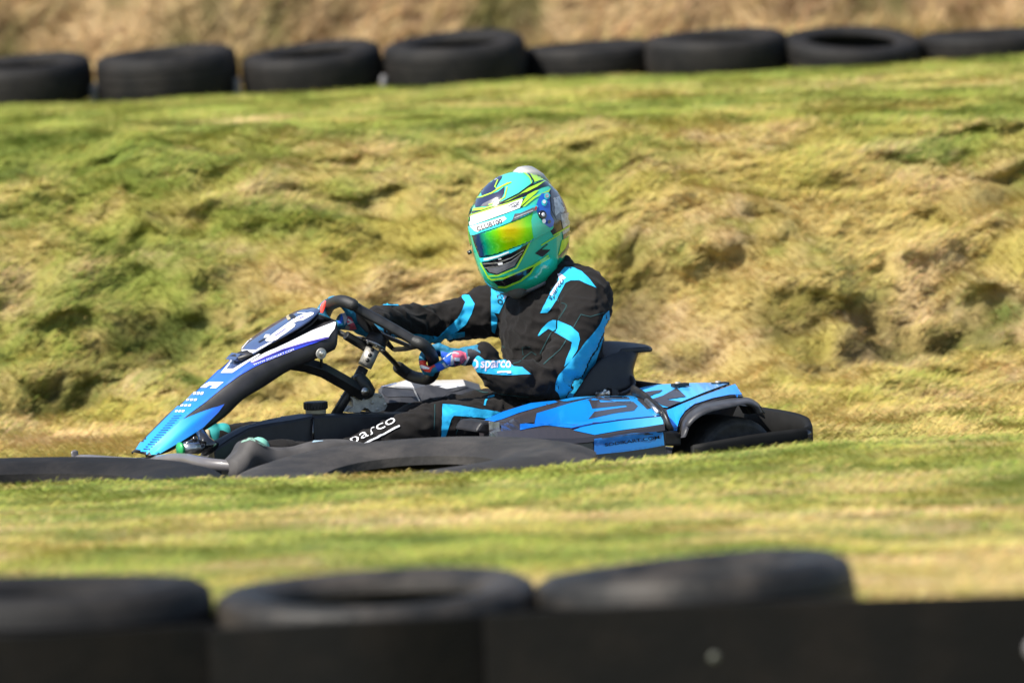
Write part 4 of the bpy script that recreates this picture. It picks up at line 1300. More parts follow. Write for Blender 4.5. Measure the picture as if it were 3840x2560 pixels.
# grey side guard of the front bumper, highlights painted as pale colour on its two crests
g = G()
gt = [(800, 1470), (850, 1425), (885, 1385), (908, 1340), (932, 1304), (970, 1284), (1012, 1290), (1060, 1320), (1110, 1352), (1160, 1364), (1250, 1366), (1340, 1358), (1480, 1318), (1600, 1300), (1740, 1298), (1850, 1310), (1960, 1336)]
r1 = smooth_path([K(2, (q[0], q[1] + 14), .50) for q in gt], 2)
r0 = [p - LT * .05 - ZV * .012 for p in r1]; r2 = [p + LT * .045 - ZV * .008 for p in r1]; r3 = [p + LT * .055 - ZV * .08 for p in r1]; r4 = [p - LT * .05 - ZV * .08 for p in r1]
loft(g, [list(t) for t in zip(r0, r1, r2, r3, r4)], 0)
bv = bvh_of(g)
decal(g, bv, 2, [(905, 1345), (928, 1312), (968, 1294), (1015, 1298), (1060, 1330), (1120, 1372), (1090, 1370), (1030, 1335), (980, 1322), (940, 1335)], 1, cell=8)
decal(g, bv, 2, [(1345, 1360), (1480, 1318), (1600, 1300), (1725, 1300), (1722, 1322), (1600, 1330), (1440, 1350)], 2, cell=8)
g.build('front_guard', ['guard', 'mint_glint', 'blue_glint'], kart, fixn=False)

# ---- bucket seat
prof = [  # front edge of the side wing, back edge, half width, by height (crop 4)
    ((930, 1230), (1480, 1120), .20), ((1010, 1178), (1500, 1075), .20), ((1065, 1080), (1490, 1040), .192), ((1125, 985), (1468, 990), .184), ((1185, 905), (1485, 915), .176), ((1245, 855), (1505, 850), .166), ((1320, 822), (1515, 815), .158), ((1400, 800), (1520, 792), .152)]
g = G()
rings = []
for i, (fq, bq, hw) in enumerate(prof):
    kf = toK(K(4, fq, hw)); kb = toK(K(4, bq, hw * .88))
    row = []
    for t in np.linspace(-1, 1, 25):
        s_ = abs(t)
        # from wing tip (s=1) round the corner (s~.5) to the middle of the back
        if s_ > .5:
            q = (s_ - .5) / .5
            u = kb.x + (kf.x - kb.x) * (q ** 1.15); v_ = hw * (1 - .04 * (1 - q)); z_ = kb.z + (kf.z - kb.z) * q
        else:
            a_ = (s_ / .5) * math.pi / 2
            u = kb.x + .012 - .055 * math.cos(a_); v_ = hw * .96 * math.sin(a_) ** .8 if a_ > 0 else 0; z_ = kb.z
        row.append(W(u, math.copysign(v_, t), z_))
    rings.append(row)
lip = []
for j, p in enumerate(rings[-1]):                             # rolled top flange
    t = abs(-1 + 2 * j / 24)
    out = .040 * max(0, 1 - max(0, t - .55) / .45) + .004
    c_ = W(toK(p).x, 0, toK(p).z)
    lip.append((p, out))
l1 = [p - HD * o_ * .45 + ZV * .010 for p, o_ in lip]; l2 = [p - HD * o_ + ZV * .004 for p, o_ in lip]; l3 = [p - HD * (o_ + .004) - ZV * .008 for p, o_ in lip]
sheet(g, rings + [l1, l2, l3], 0)
# seat pan
pan = []
for i, u in enumerate((-.02, -.1, -.2, -.3, -.38)):
    pan.append([W(u, v_, .07 + .05 * (abs(v_) / .2) ** 2 + (.03 if i == 4 else 0)) for v_ in np.linspace(-.2, .2, 9)])
sheet(g, pan, 0)
o = g.build('seat', 'plastic', kart)
md = o.modifiers.new('t', 'SOLIDIFY'); md.thickness = .007; md.offset = 0
sb = o.modifiers.new('s', 'SUBSURF'); sb.levels = 1; sb.render_levels = 1
g = G()
tube(g, smooth_path([K(4, (1470, 1010), .16), K(4, (1510, 1050), .19), K(4, (1512, 1090), .20), K(4, (1460, 1140), .22), K(4, (1400, 1165), .24)], 3), .012, 10, ell=(1, .5))
prism(g, 4, [(1330, 1110), (1380, 1125), (1400, 1165), (1340, 1170)], .25, .22)
g.build('seat_stay', 'plastic_grey', kart)
g = G()
p = K(12, (1130, 275), .30)
axb = (LT * .9 + ZV * .2 - HD * .5).normalized()
cyl(g, p - axb * .02, p + axb * .008, .0125, 20); cyl(g, p + axb * .008, p + axb * .02, .007, 14)
g.build('seat_bolt', 'steel', kart, bevel=.001)
# ================================================================== the driver
PO = W(-.25, 0, .09)
PM = Matrix.Translation(PO - KO) @ KM.copy()
PM = Matrix.Translation(PO) @ Matrix(((HD.x, LT.x, 0, 0), (HD.y, LT.y, 0, 0), (0, 0, 1, 0), (0, 0, 0, 1)))
person = bpy.data.objects.new('person', None); COL.objects.link(person); person.matrix_world = PM
person.empty_display_size = 0.2
ROOTM[person.name] = PM
tag(person, 'driver in black and cyan race suit and green helmet, both hands on the steering wheel', 'person')

# ---- hands first: they fix where the wrists are
def hand(G0, T, D, nails=False, side=1):
    """G0 point on the rim's axis, T along the rim (towards the thumb), D from the rim to the wrist; returns fused mesh and wrist"""
    T = T.normalized(); D = (D - T * D.dot(T)).normalized(); N = D.cross(T) * side
    g = G()
    P = lambda d, n_, t: G0 + D * d + N * n_ + T * t
    # palm and back of the hand
    A = []
    for d, n0, n1, hw in ((.100, -.006, .030, .027), (.085, -.010, .034, .034), (.06, -.014, .038, .042), (.04, -.010, .041, .044), (.026, -.002, .040, .043)):
        ring = []
        for k_ in range(16):
            a = 2 * math.pi * k_ / 16
            ca, sa = math.cos(a), math.sin(a)
            e = lambda q: math.copysign(abs(q) ** .75, q)
            ring.append(P(d, (n0 + n1) / 2 + (n1 - n0) / 2 * e(sa), -.004 + hw * e(ca)))
        A.append(ring)
    loft(g, A, 0)
    # four fingers, each wrapped round the rim, unequal lengths
    for i, (t, L, r_) in enumerate(((.030, 1.0, .0112), (.0095, 1.06, .0115), (-.0115, 1.0, .0112), (-.031, .86, .0100))):
        path = [P(.045, .026, t * .95), P(.024, .036, t), P(-.002, .035, t), P(-.024, .022, t * 1.0), P(-.031, .000, t * 1.0), P(-.024, -.020, t * .98)]
        if L > .9: path.append(P(-.006, -.030, t * .96))
        rr_ = [r_ * 1.15, r_ * 1.1, r_, r_ * .98, r_ * .92, r_ * .86] + ([r_ * .78] if L > .9 else [])
        limb(g, path, rr_, 12, 3)
        blob(g, P(.022, .038, t), r_ * 1.22, 12)
    # thumb leaves the side of the palm and closes on the rim from the other side
    limb(g, [P(.075, .004, .022), P(.050, -.010, .044), P(.024, -.024, .050), P(-.002, -.032, .040), P(-.016, -.029, .026)], [.018, .0165, .0145, .0125, .0105], 12, 3)
    # wrist and cuff of the glove
    limb(g, [P(.095, .012, -.003), P(.125, .014, -.003), P(.150, .016, -.003)], [.029, .029, .031], 16, 3)
    out, _ = voxel(g, .0024, 3, 'hand')
    return out, P(.150, .016, -.003), P
gripN = inplane(3, (1172, 655)) - ZV * .006; tanN = (inplane(3, (1160, 600)) - inplane(3, (1178, 720)))
wristN = K(3, (1500, 655), .165)
hn, wN, PN = hand(gripN, tanN, wristN - gripN, side=-1)
gripF = inplane(3, (318, 205)) - ZV * .014; tanF = (inplane(3, (400, 158)) - inplane(3, (275, 240)))
wristF = K(3, (575, 330), -.09)
hf_, wF, PF = hand(gripF, tanF, wristF - gripF, side=1)

# ---- body: one continuous skin
g = G()
def oval(c, a, ra, b_, rb, seg=28):
    return [c + a * (ra * math.copysign(abs(math.cos(t)) ** .85, math.cos(t))) + b_ * (rb * math.copysign(abs(math.sin(t)) ** .85, math.sin(t))) for t in [2 * math.pi * k_ / seg for k_ in range(seg)]]
tor = [  # centre (crop 4), lateral radius, fore-aft radius
    ((960, 1290), .155, .11), ((935, 1190), .17, .125), ((885, 1060), .16, .122), ((850, 930), .162, .128), ((830, 800), .172, .130),
    ((820, 660), .187, .136), ((815, 520), .188, .132), ((822, 400), .182, .122), ((835, 310), .160, .108), ((835, 235), .112, .088), ((815, 165), .072, .072), ((780, 90), .062, .066), ((740, 0), .058, .062)]
cs = [K(4, q, 0) for q, *_ in tor]
rings = []
for i, (q, ra, rb) in enumerate(tor):
    d = (cs[min(i + 1, len(cs) - 1)] - cs[max(i - 1, 0)]).normalized()
    f = (HD - d * HD.dot(d)).normalized()
    rings.append(oval(cs[i], LT, ra, f, rb))
loft(g, rings)
shN = K(4, (1112, 345), .175); shF = K(3, (1690, 230), -.175)
elN = K(4, (830, 1035), .265)
limb(g, [K(4, (960, 270), .08), shN, K(4, (1090, 520), .235), K(4, (1000, 760), .26), elN], [.082, .080, .070, .063, .059], 24)
limb(g, [elN, K(4, (600, 1040), .25), K(4, (340, 975), .20), wN + (K(4, (340, 975), .20) - wN) * .12], [.060, .056, .048, .038], 24)
elF = K(3, (1130, 330), -.25)
limb(g, [K(4, (700, 290), -.08), shF, K(3, (1440, 300), -.225), elF], [.078, .080, .064, .058], 24)
limb(g, [elF, K(3, (900, 322), -.19), K(3, (720, 315), -.14), wF + (K(3, (720, 315), -.14) - wF) * .12], [.058, .050, .042, .036], 24)
# legs
kneeN = K(3, (1110, 1215), .20)
limb(g, [K(4, (900, 1290), .09), K(4, (400, 1400), .16), K(4, (60, 1425), .19), kneeN], [.112, .088, .078, .066], 24)
footN = K(8, (800, 660), .16)
limb(g, [kneeN, K(3, (900, 1270), .18), K(3, (620, 1390), .17), K(3, (420, 1440), .165), footN], [.066, .058, .050, .042, .036], 22)
kneeF = K(3, (990, 1190), -.16)
limb(g, [K(4, (900, 1250), -.09), K(4, (350, 1340), -.13), kneeF], [.115, .085, .062], 24)
footF = K(8, (350, 470), -.14)
limb(g, [kneeF, K(3, (720, 1230), -.15), K(8, (700, 470), -.14), footF], [.062, .052, .042, .034], 20)
# head (inside the helmet)
HC = K(1, (912, 770), 0)
az, pc_ = R(43), R(17)
hfw = Vector((-math.sin(az) * math.cos(pc_), -math.cos(az) * math.cos(pc_), -math.sin(pc_)))
hs = ZV.cross(hfw).normalized(); hu = hfw.cross(hs).normalized()
# slight lean of the head towards the camera side
blob(g, HC, .09, 20, squash=(hfw * .095, hs * .078, hu * .115))
body, nrm = voxel(g, .0058, 4, 'body')
# cloth: folds at elbows and waist, broad creases elsewhere
bv0 = [Vector(v) for v in body.v]
def folds(p, n_):
    k_ = toK(p)
    dE = min((p - elN).length, (p - elF).length)
    wE = math.exp(-(dE / .11) ** 2)
    q = Vector((k_.x * 9, k_.y * 9, k_.z * 9))
    a = mnoise.fractal(q, 1.0, 2.0, 3)
    ridg = 1 - abs(mnoise.noise(Vector((k_.x * 14 + k_.z * 9 + a, k_.y * 10, k_.z * 24 - k_.x * 12))))
    ridg2 = 1 - abs(mnoise.noise(Vector((k_.x * 30 + a * 2, k_.y * 12, k_.z * 14))))
    big = mnoise.noise(Vector((k_.x * 7 + 3, k_.y * 6, k_.z * 8)))
    r3 = 1 - abs(mnoise.noise(Vector((k_.x * 20 - k_.z * 16 + a * 1.5, k_.y * 9, k_.z * 9))))
    return .004 * a + .005 * big + (.009 + .009 * wE) * (ridg ** 2 - .55) + .009 * wE * (ridg2 ** 2 - .5) + .006 * (r3 ** 3 - .4)
for i, (p, n_) in enumerate(zip(bv0, nrm)):
    body.v[i] = tuple(p + n_ * folds(p, n_))
bv = bvh_of(body)
B = lambda c, poly, mi, **kw: decal(body, bv, c, poly, mi, **{'cell': 6, 'maxlen': .03, 'off': .0016, **kw})
# near shoulder yoke and chest strip
B(4, [(940, 92), (1010, 98), (1080, 130), (1150, 200), (1200, 268), (1120, 235), (1060, 205), (990, 205), (945, 225), (905, 300), (870, 370), (830, 430), (790, 475), (732, 478), (770, 400), (820, 300), (880, 215), (890, 150)], 1)
B(4, [(876, 152), (905, 150), (948, 186), (925, 205), (880, 260), (830, 340), (812, 330), (860, 250), (895, 200)], 3, off=.0026, cell=5)
text_decal(body, bv, 'sparco', 4, (835, 388), (945, 228), (805, 352), 2, off=.003)
# far shoulder strip
B(4, [(318, 265), (470, 290), (440, 370), (385, 482), (316, 472)], 1)
B(4, [(440, 288), (472, 290), (445, 350), (420, 370)], 3, off=.0026, cell=5)
text_decal(body, bv, 'rco', 4, (362, 290), (378, 402), (402, 296), 2, off=.003)
B(4, [(316, 474), (345, 480), (372, 520), (362, 600), (345, 650), (322, 630), (318, 540)], 1)
# near upper arm chevron and the panel behind it
B(4, [(710, 668), (745, 610), (790, 560), (835, 535), (880, 540), (990, 590), (1050, 645), (1064, 700), (1040, 790), (985, 880), (930, 930), (950, 860), (985, 780), (995, 725), (900, 665), (800, 610), (760, 640), (725, 668)], 1)
# sleeve print
B(4, [(142, 880), (160, 850), (215, 838), (260, 870), (330, 882), (430, 872), (470, 890), (510, 925), (580, 932), (620, 965), (655, 992), (560, 996), (470, 1000), (370, 996), (260, 985), (180, 968), (138, 955)], 1, cell=5)
text_decal(body, bv, 'sparco', 4, (228, 965), (486, 968), (232, 880), 3, off=.003, bold=.02)
B(4, line_poly([(370, 975), (486, 975)], 10), 3, off=.003)
B(4, [(150, 905), (160, 870), (190, 862), (212, 885), (215, 925), (195, 945), (160, 940)], 3, off=.0026, cell=5)
B(4, [(165, 905), (172, 885), (192, 882), (200, 900), (196, 922), (172, 925)], 1, off=.0034, cell=5)
# back side panel
B(4, [(1305, 455), (1312, 520), (1300, 580), (1270, 650), (1240, 750), (1190, 900), (1120, 1000), (1040, 1120), (1000, 1185), (895, 1195), (880, 1150), (855, 1125), (860, 1050), (885, 1000), (940, 935), (1000, 860), (1060, 790), (1100, 730), (1180, 640), (1230, 570), (1260, 500)], 1, cell=6, maxlen=.05)
# far arm prints (crop 3)
B(3, [(1405, 112), (1445, 100), (1480, 105), (1525, 180), (1500, 260), (1450, 350), (1380, 405), (1300, 450), (1180, 520), (1130, 520), (1230, 440), (1300, 370), (1380, 300), (1420, 220), (1445, 165)], 1)
B(3, [(805, 432), (900, 425), (1060, 428), (1220, 455), (1300, 430), (1440, 408), (1440, 450), (1300, 480), (1180, 525), (1000, 500), (860, 490), (800, 460)], 1)
B(3, [(550, 196), (650, 178), (760, 176), (870, 165), (935, 182), (900, 196), (780, 190), (690, 190), (640, 205), (600, 214)], 1)
# thigh and knee prints
B(3, [(1252, 1018), (1400, 1030), (1560, 1058), (1700, 1080), (1760, 1092), (1690, 1118), (1620, 1140), (1480, 1125), (1345, 1118), (1325, 1150), (1300, 1230), (1275, 1300), (1240, 1310), (1245, 1200), (1250, 1100)], 1)
B(3, line_poly([(1605, 1030), (1615, 990), (1640, 962), (1690, 948)], 16), 1)
B(4, [(570, 1240), (640, 1232), (690, 1232), (620, 1262), (580, 1268)], 4, cell=5)
# lettering down the shin
text_decal(body, bv, 'sparco', 3, (440, 1412), (878, 1192), (405, 1352), 5, off=.004)
B(3, line_poly([(560, 1372), (892, 1204)], 14), 5, off=.004)
# stitching
for c, ln in ((4, [(865, 355), (880, 370), (885, 385), (940, 400), (955, 415), (940, 450), (880, 540)]), (4, [(1265, 475), (1150, 510), (1070, 492), (1010, 600)]), (4, [(825, 640), (775, 730), (730, 820)]),
              (4, [(950, 705), (900, 780), (760, 910)]), (4, [(345, 695), (435, 768)]), (4, [(645, 760), (580, 765), (590, 830)]), (4, [(500, 905), (550, 895), (600, 850), (660, 800), (700, 830)]),
              (4, [(130, 1105), (250, 1145), (400, 1155), (560, 1175), (650, 1178)]), (3, [(1190, 1020), (1180, 1230)]), (3, [(1410, 1130), (1365, 1270)]), (3, [(830, 1012), (900, 1020), (990, 1020)]), (3, [(790, 1035), (850, 1060)]), (3, [(1080, 205), (1150, 190), (1260, 130)])):
    B(c, line_poly(ln, 4.5), 4, off=.002, cell=9)
ob_body = body.build('body', ['suit', 'cyan', 'h_black', 'suit_lilac', 'stitch', 'white'], person, fixn=False)

# balaclava below the chin bar
g = G()
limb(g, [K(1, (930, 1290), 0.02), K(1, (880, 1370), 0.05)], [.05, .030], 18)
g.build('balaclava', 'balaclava', person)
# collar
g = G()
col_c = K(4, (790, 150), 0)
dd = (K(4, (740, 0), 0) - K(4, (850, 235), 0)).normalized()
ff = (HD - dd * HD.dot(dd)).normalized()
tube(g, oval(col_c, LT, .069, ff, .073, 24), .013, 10, closed=True)
tube(g, oval(col_c + dd * .014, LT, .067, ff, .071, 24), .012, 10, closed=True)
g.build('collar', 'suit', person)

# ---- gloves
def glove(hand_g, decs, order):
    bv = bvh_of(hand_g)
    for c, poly, mi, off in decs:
        decal(hand_g, bv, c, poly, mi, off=off, cell=4, maxlen=.016)
    return hand_g.build('glove', ['glove_teal', 'glove_blue', 'glove_red', 'glove_pink', 'glove_black', 'glove_grey', 'white'], person, fixn=False)
near_decs = [
    (10, [(650, 285), (760, 285), (950, 330), (990, 400), (1000, 560), (960, 600), (880, 520), (800, 450), (720, 440)], 1, .0008),
    (10, [(1000, 380), (1060, 370), (1040, 700), (1000, 720), (985, 560)], 5, .001),
    (10, [(1040, 300), (1180, 290), (1290, 330), (1310, 430), (1240, 520), (1160, 560), (1100, 620), (1050, 640), (1060, 480), (1020, 380)], 3, .0012),
    (10, [(360, 490), (430, 472), (520, 490), (580, 540), (665, 540), (640, 620), (590, 710), (500, 690), (380, 600)], 2, .0012),
    (10, [(370, 575), (430, 565), (590, 630), (570, 650), (470, 640), (400, 610)], 6, .0018),
    (10, [(680, 560), (760, 520), (850, 560), (880, 700), (870, 800), (790, 820), (740, 760), (820, 700), (740, 680)], 1, .001),
    (10, line_poly([(800, 470), (900, 410), (1000, 340), (1080, 330), (1150, 355)], 34), 5, .0016),
    (10, line_poly([(840, 530), (930, 640), (1000, 740), (1040, 760)], 46), 5, .0014),
    (10, line_poly([(1040, 740), (1180, 660), (1300, 500), (1350, 400)], 40), 5, .0016),
    (10, [(1320, 260), (1400, 250), (1450, 290), (1390, 480), (1300, 640), (1240, 700), (1330, 470)], 4, .001),
    (10, line_poly([(1060, 450), (1160, 460)], 60), 6, .002),
    (10, [(1060, 490), (1170, 480), (1120, 600), (1070, 600)], 4, .002),
    (10, [(1190, 690), (1320, 480), (1440, 262), (1570, 330), (1640, 430), (1420, 470), (1375, 700), (1290, 820), (1050, 850), (1060, 790)], 4, .0008),
    (10, line_poly([(330, 560), (420, 720), (560, 800)], 22), 4, .0014),
]
glove(hn, near_decs, 0)
far_decs = [
    (11, [(340, 300), (500, 275), (600, 320), (520, 450), (450, 620), (370, 610), (250, 520)], 2, .001),
    (11, [(340, 340), (430, 340), (400, 430), (350, 520), (260, 520)], 6, .0016),
    (11, [(600, 270), (760, 205), (860, 245), (800, 290), (620, 325)], 1, .001),
    (11, [(480, 220), (600, 215), (590, 280), (480, 275), (420, 270)], 4, .001),
    (11, [(860, 560), (960, 580), (1020, 760), (990, 900), (900, 930), (840, 820), (800, 740)], 1, .001),
    (11, [(960, 590), (1080, 620), (1140, 740), (1110, 860), (1060, 960), (1020, 760)], 5, .001),
    (11, [(1150, 700), (1260, 740), (1320, 900), (1400, 1060), (1200, 1110), (1150, 980), (1120, 880)], 3, .0012),
    (11, line_poly([(1150, 800), (1250, 860)], 60), 6, .002), (11, line_poly([(1130, 930), (1310, 860)], 34), 6, .002),
    (11, [(1100, 960), (1220, 1000), (1160, 1100), (1020, 1130)], 5, .0014),
]
glove(hf_, far_decs, 0)

# ---- boots
def boot(ankle, toe, heel, mt, sole):
    g = G()
    limb(g, [ankle + ZV * .03, ankle, (ankle + heel) * .5, heel + (toe - heel) * .25], [.034, .032, .031, .029], 18)
    limb(g, [heel, heel + (toe - heel) * .4, heel + (toe - heel) * .75, toe], [.029, .031, .030, .021], 18)
    out, _ = voxel(g, .0045, 4, 'boot')
    o = out.build('boot', mt, person)
    g = G()
    dn = (heel - ankle).normalized()
    tube(g, [heel + dn * .03, (heel + toe) * .5 + dn * .032, toe + dn * .018], [.026, .034, .022], 12, ell=(1, .35), hint=LT)
    g.build('boot_sole', sole, o)
    return o
boot(K(8, (800, 700), .17), K(8, (720, 560), .19), K(8, (870, 740), .17), 'shoe_mint', 'beige')
boot(K(8, (400, 540), -.14), K(8, (262, 345), -.14), K(8, (330, 580), -.14), 'shoe', 'beige')

# ================================================================== helmet
def helm(f, s, t, k_=1.0):
    """surface point of the shell for a unit direction in the helmet's own frame"""
    a, b_, c_ = .166, .137, .170
    if t < 0:
        q = max(0.0, 1 - (-t) ** 3.2) ** (1 / 3.2); h = math.hypot(f, s) or 1e-6
        F_, S_ = f / h * q, s / h * q
        ff_ = a * F_ + (.020 * (-t) * max(0, F_)); ss_ = b_ * S_ * (1 - .10 * (-t))
        zz_ = c_ * t * (1.06 if F_ > 0 else .92)
        if F_ < 0: ff_ *= (1 - .16 * (-t))
        return Vector((ff_, ss_, zz_)) * k_
    e = (1 - .05 * max(0, -f) * t)
    return Vector((a * f * e, b_ * s, c_ * t)) * k_
def H(p): return HC + hfw * p.x + hs * p.y + hu * p.z
def hl(p):
    q = p - HC; return Vector((q.dot(hfw), q.dot(hs), q.dot(hu)))
HM = Matrix.Identity(4)
for i, a_ in enumerate((hfw, hs, hu)):
    for j in range(3): HM[j][i] = a_[j]
HM.translation = HC
def cut_z(x): return -.158 - .035 * ((x + .16) / .32) + .021     # lower edge: chin a little lower than the nape
g = G()
nu, nv = 96, 56
rows = []
for i in range(nv + 1):
    th = math.pi * i / nv
    row = []
    for j in range(nu):
        ph = 2 * math.pi * j / nu
        p = helm(math.sin(th) * math.cos(ph), math.sin(th) * math.sin(ph), math.cos(th))
        zc = cut_z(p.x)
        if p.z < zc: p.z = zc
        row.append(H(p))
    rows.append(row)
vs = [p for r_ in rows for p in r_]; fs = []
for i in range(nv):
    for j in range(nu): fs.append((i * nu + j, (i + 1) * nu + j, (i + 1) * nu + (j + 1) % nu, i * nu + (j + 1) % nu))
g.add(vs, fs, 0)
bv = bvh_of(g)
def hmir(gg, Q, fs_, mi):                                     # the same print on the helmet's other side
    L = [hl(p) for p in Q]
    ok = lambda f: all(L[i].y > .004 for i in f)
    def hidden(f):
        c_ = sum((Vector((L[i].x, -L[i].y, L[i].z)) for i in f), Vector()) / len(f)
        n_ = Vector((c_.x / .027, c_.y / .018, c_.z / .027))
        nw = hfw * n_.x + hs * n_.y + hu * n_.z
        return nw.normalized().dot(FWD) > .06
    f2 = [tuple(reversed(f)) for f in fs_ if ok(f) and hidden(f)]
    if f2: gg.add([H(Vector((p.x, -p.y, p.z))) for p in L], f2, mi)
HH = lambda poly, mi, **kw: decal(g, bv, 1, poly, mi, **{'cell': 6, 'off': .0012, 'maxlen': .04, 'mirror': hmir, 'tm': 21.8, **kw})
HMATS = ['h_teal', 'h_lime', 'h_black', 'h_navy', 'h_grey', 'h_silver', 'h_white', 'h_cyan', 'h_blue', 'h_red', 'alu', 'spoiler']
TEAL, LI, BK, NV, GY, SV, WH, CY, BL, RD, AL = range(11)
# back of the shell
HH([(1190, 350), (1250, 375), (1310, 460), (1360, 560), (1385, 660), (1400, 735), (1330, 790), (1240, 845), (1205, 790), (1250, 705), (1205, 640), (1200, 500), (1190, 430), (1215, 385)], BK)
HH([(425, 612), (540, 590), (660, 552), (760, 510), (860, 460), (960, 400), (1040, 345), (1130, 305), (1200, 325), (1190, 356), (1130, 374), (1040, 414), (985, 450), (925, 480), (860, 502), (760, 537), (650, 570), (500, 617), (428, 640)], BK)
HH([(905, 560), (925, 500), (1000, 450), (1050, 440), (1100, 400), (1020, 470), (960, 545), (930, 575)], BK)
HH([(1215, 400), (1290, 440), (1350, 560), (1385, 660), (1330, 700), (1270, 690), (1225, 600), (1215, 500)], GY, off=.002)
HH([(1240, 470), (1300, 520), (1350, 600), (1330, 625), (1280, 600), (1245, 540)], SV, off=.0024)
HH([(1310, 640), (1385, 620), (1410, 720), (1330, 780), (1315, 700)], SV, off=.0026)
for ln in ([(1235, 490), (1290, 470), (1310, 520), (1270, 590), (1320, 560), (1290, 620), (1260, 650), (1250, 600), (1275, 470), (1255, 560), (1230, 545), (1320, 590), (1345, 570)],):
    HH(line_poly(ln, 9), SV, off=.003)
HH([(1325, 800), (1400, 755), (1412, 800), (1335, 870)], SV, off=.002); HH([(1330, 835), (1408, 790), (1408, 820), (1335, 885)], NV, off=.0026)
HH([(1320, 890), (1410, 845), (1400, 900), (1385, 935), (1340, 985), (1285, 1045), (1305, 960)], LI, off=.002)
HH([(1235, 838), (1410, 735), (1412, 752), (1240, 850)], LI, off=.0022)
HH([(1390, 900), (1425, 905), (1390, 960), (1310, 1055), (1285, 1055), (1345, 985)], GY, off=.0026)
# crown
HH([(545, 365), (600, 310), (690, 250), (755, 225), (735, 290), (720, 310), (690, 360), (670, 400), (620, 440), (540, 455), (530, 400)], NV)
for (x, y) in ((570, 335), (600, 312), (640, 275), (680, 300), (620, 300), (700, 265), (735, 243), (655, 288)):
    HH([(x - 14, y + 6), (x + 10, y - 2), (x + 14, y - 8), (x - 10, y)], WH, off=.002, cell=9)
HH([(475, 485), (600, 455), (700, 415), (765, 365), (760, 430), (735, 480), (640, 540), (560, 560), (480, 570), (468, 530)], NV)
HH(line_poly([(440, 480), (540, 468), (640, 430), (740, 365), (830, 325)], 11), LI, off=.002)
HH(line_poly([(700, 300), (670, 370), (690, 390), (800, 330)], 10), LI, off=.002)
HH(line_poly([(790, 370), (765, 470), (690, 520), (610, 545)], 11), LI, off=.002)
HH([(560, 530), (690, 470), (705, 480), (600, 560), (530, 560)], GY, off=.0016)
HH(line_poly([(425, 605), (440, 585), (560, 575)], 12), LI, off=.002)
HH([(418, 500), (440, 470), (470, 470), (450, 560), (480, 580), (425, 595)], CY, off=.0015)
HH(line_poly([(420, 600), (540, 590), (640, 558), (800, 500), (930, 430), (1030, 345), (1010, 280), (950, 225)], 12), LI, off=.002)
HH(line_poly([(985, 225), (1045, 315), (1035, 340), (900, 440), (740, 520), (660, 545)], 16), BK, off=.0026)
HH([(950, 218), (1040, 225), (1110, 260), (1160, 295), (1100, 310), (1055, 325), (1020, 255)], LI, off=.0022)
HH([(910, 440), (1000, 380), (1110, 330), (1180, 300), (1080, 370), (980, 420)], LI, off=.0022)
HH([(985, 450), (1060, 410), (1100, 400), (1060, 440), (940, 545), (915, 565), (905, 570)], LI, off=.002)
HH([(1040, 470), (1180, 410), (1215, 385), (1190, 425), (1120, 440), (1060, 480), (960, 560), (935, 565)], LI, off=.0024)
# forehead tape
HH([(412, 662), (640, 590), (780, 545), (930, 490), (940, 498), (912, 575), (845, 602), (640, 675), (430, 752), (416, 710)], WH, off=.0026)
HH(line_poly([(412, 655), (640, 582), (800, 530), (940, 478)], 11), LI, off=.003)
for ln in ([(800, 560), (850, 530), (900, 530)], [(820, 575), (870, 552), (900, 545)], [(830, 545), (860, 570), (905, 512)], [(850, 540), (885, 570)]):
    HH(line_poly(ln, 7), GY, off=.0034)
# lower shell: vents and stripes
HH([(540, 1092), (720, 1052), (850, 1000), (985, 930), (985, 960), (930, 1050), (865, 1150), (690, 1228), (600, 1205), (555, 1140)], BK)
HH([(590, 1165), (700, 1150), (830, 1095), (925, 1020), (860, 1140), (690, 1218), (620, 1200)], GY, off=.002)
HH(line_poly([(555, 1120), (700, 1110), (830, 1060), (950, 985)], 8), AL, off=.0026)
HH(line_poly([(570, 1160), (700, 1145), (830, 1095), (930, 1020)], 6), AL, off=.0028)
HH([(700, 1065), (728, 1060), (735, 1075), (705, 1080)], WH, off=.003, cell=9); HH([(700, 1115), (745, 1105), (748, 1125), (705, 1132)], WH, off=.003, cell=9)
HH(line_poly([(1010, 905), (960, 1010), (880, 1160), (700, 1235), (600, 1240), (530, 1110)], 14), LI, off=.002)
HH(line_poly([(600, 1248), (640, 1275), (760, 1258), (900, 1200), (1050, 1135), (1190, 1040)], 16), LI, off=.0024)
HH([(650, 1290), (750, 1280), (775, 1240), (800, 1240), (900, 1212), (1000, 1165), (1040, 1130), (1075, 1120), (1010, 1200), (900, 1285), (760, 1345), (700, 1335)], BK)
HH(line_poly([(700, 1345), (770, 1348), (920, 1285), (1010, 1215), (1060, 1140), (1200, 1060)], 16), LI, off=.0028)
HH(line_poly([(1180, 928), (1065, 1020), (1130, 1050), (1205, 985), (1110, 985)], 11), BK, off=.002)
HH(line_poly([(1120, 940), (1300, 830)], 12), LI, off=.002)
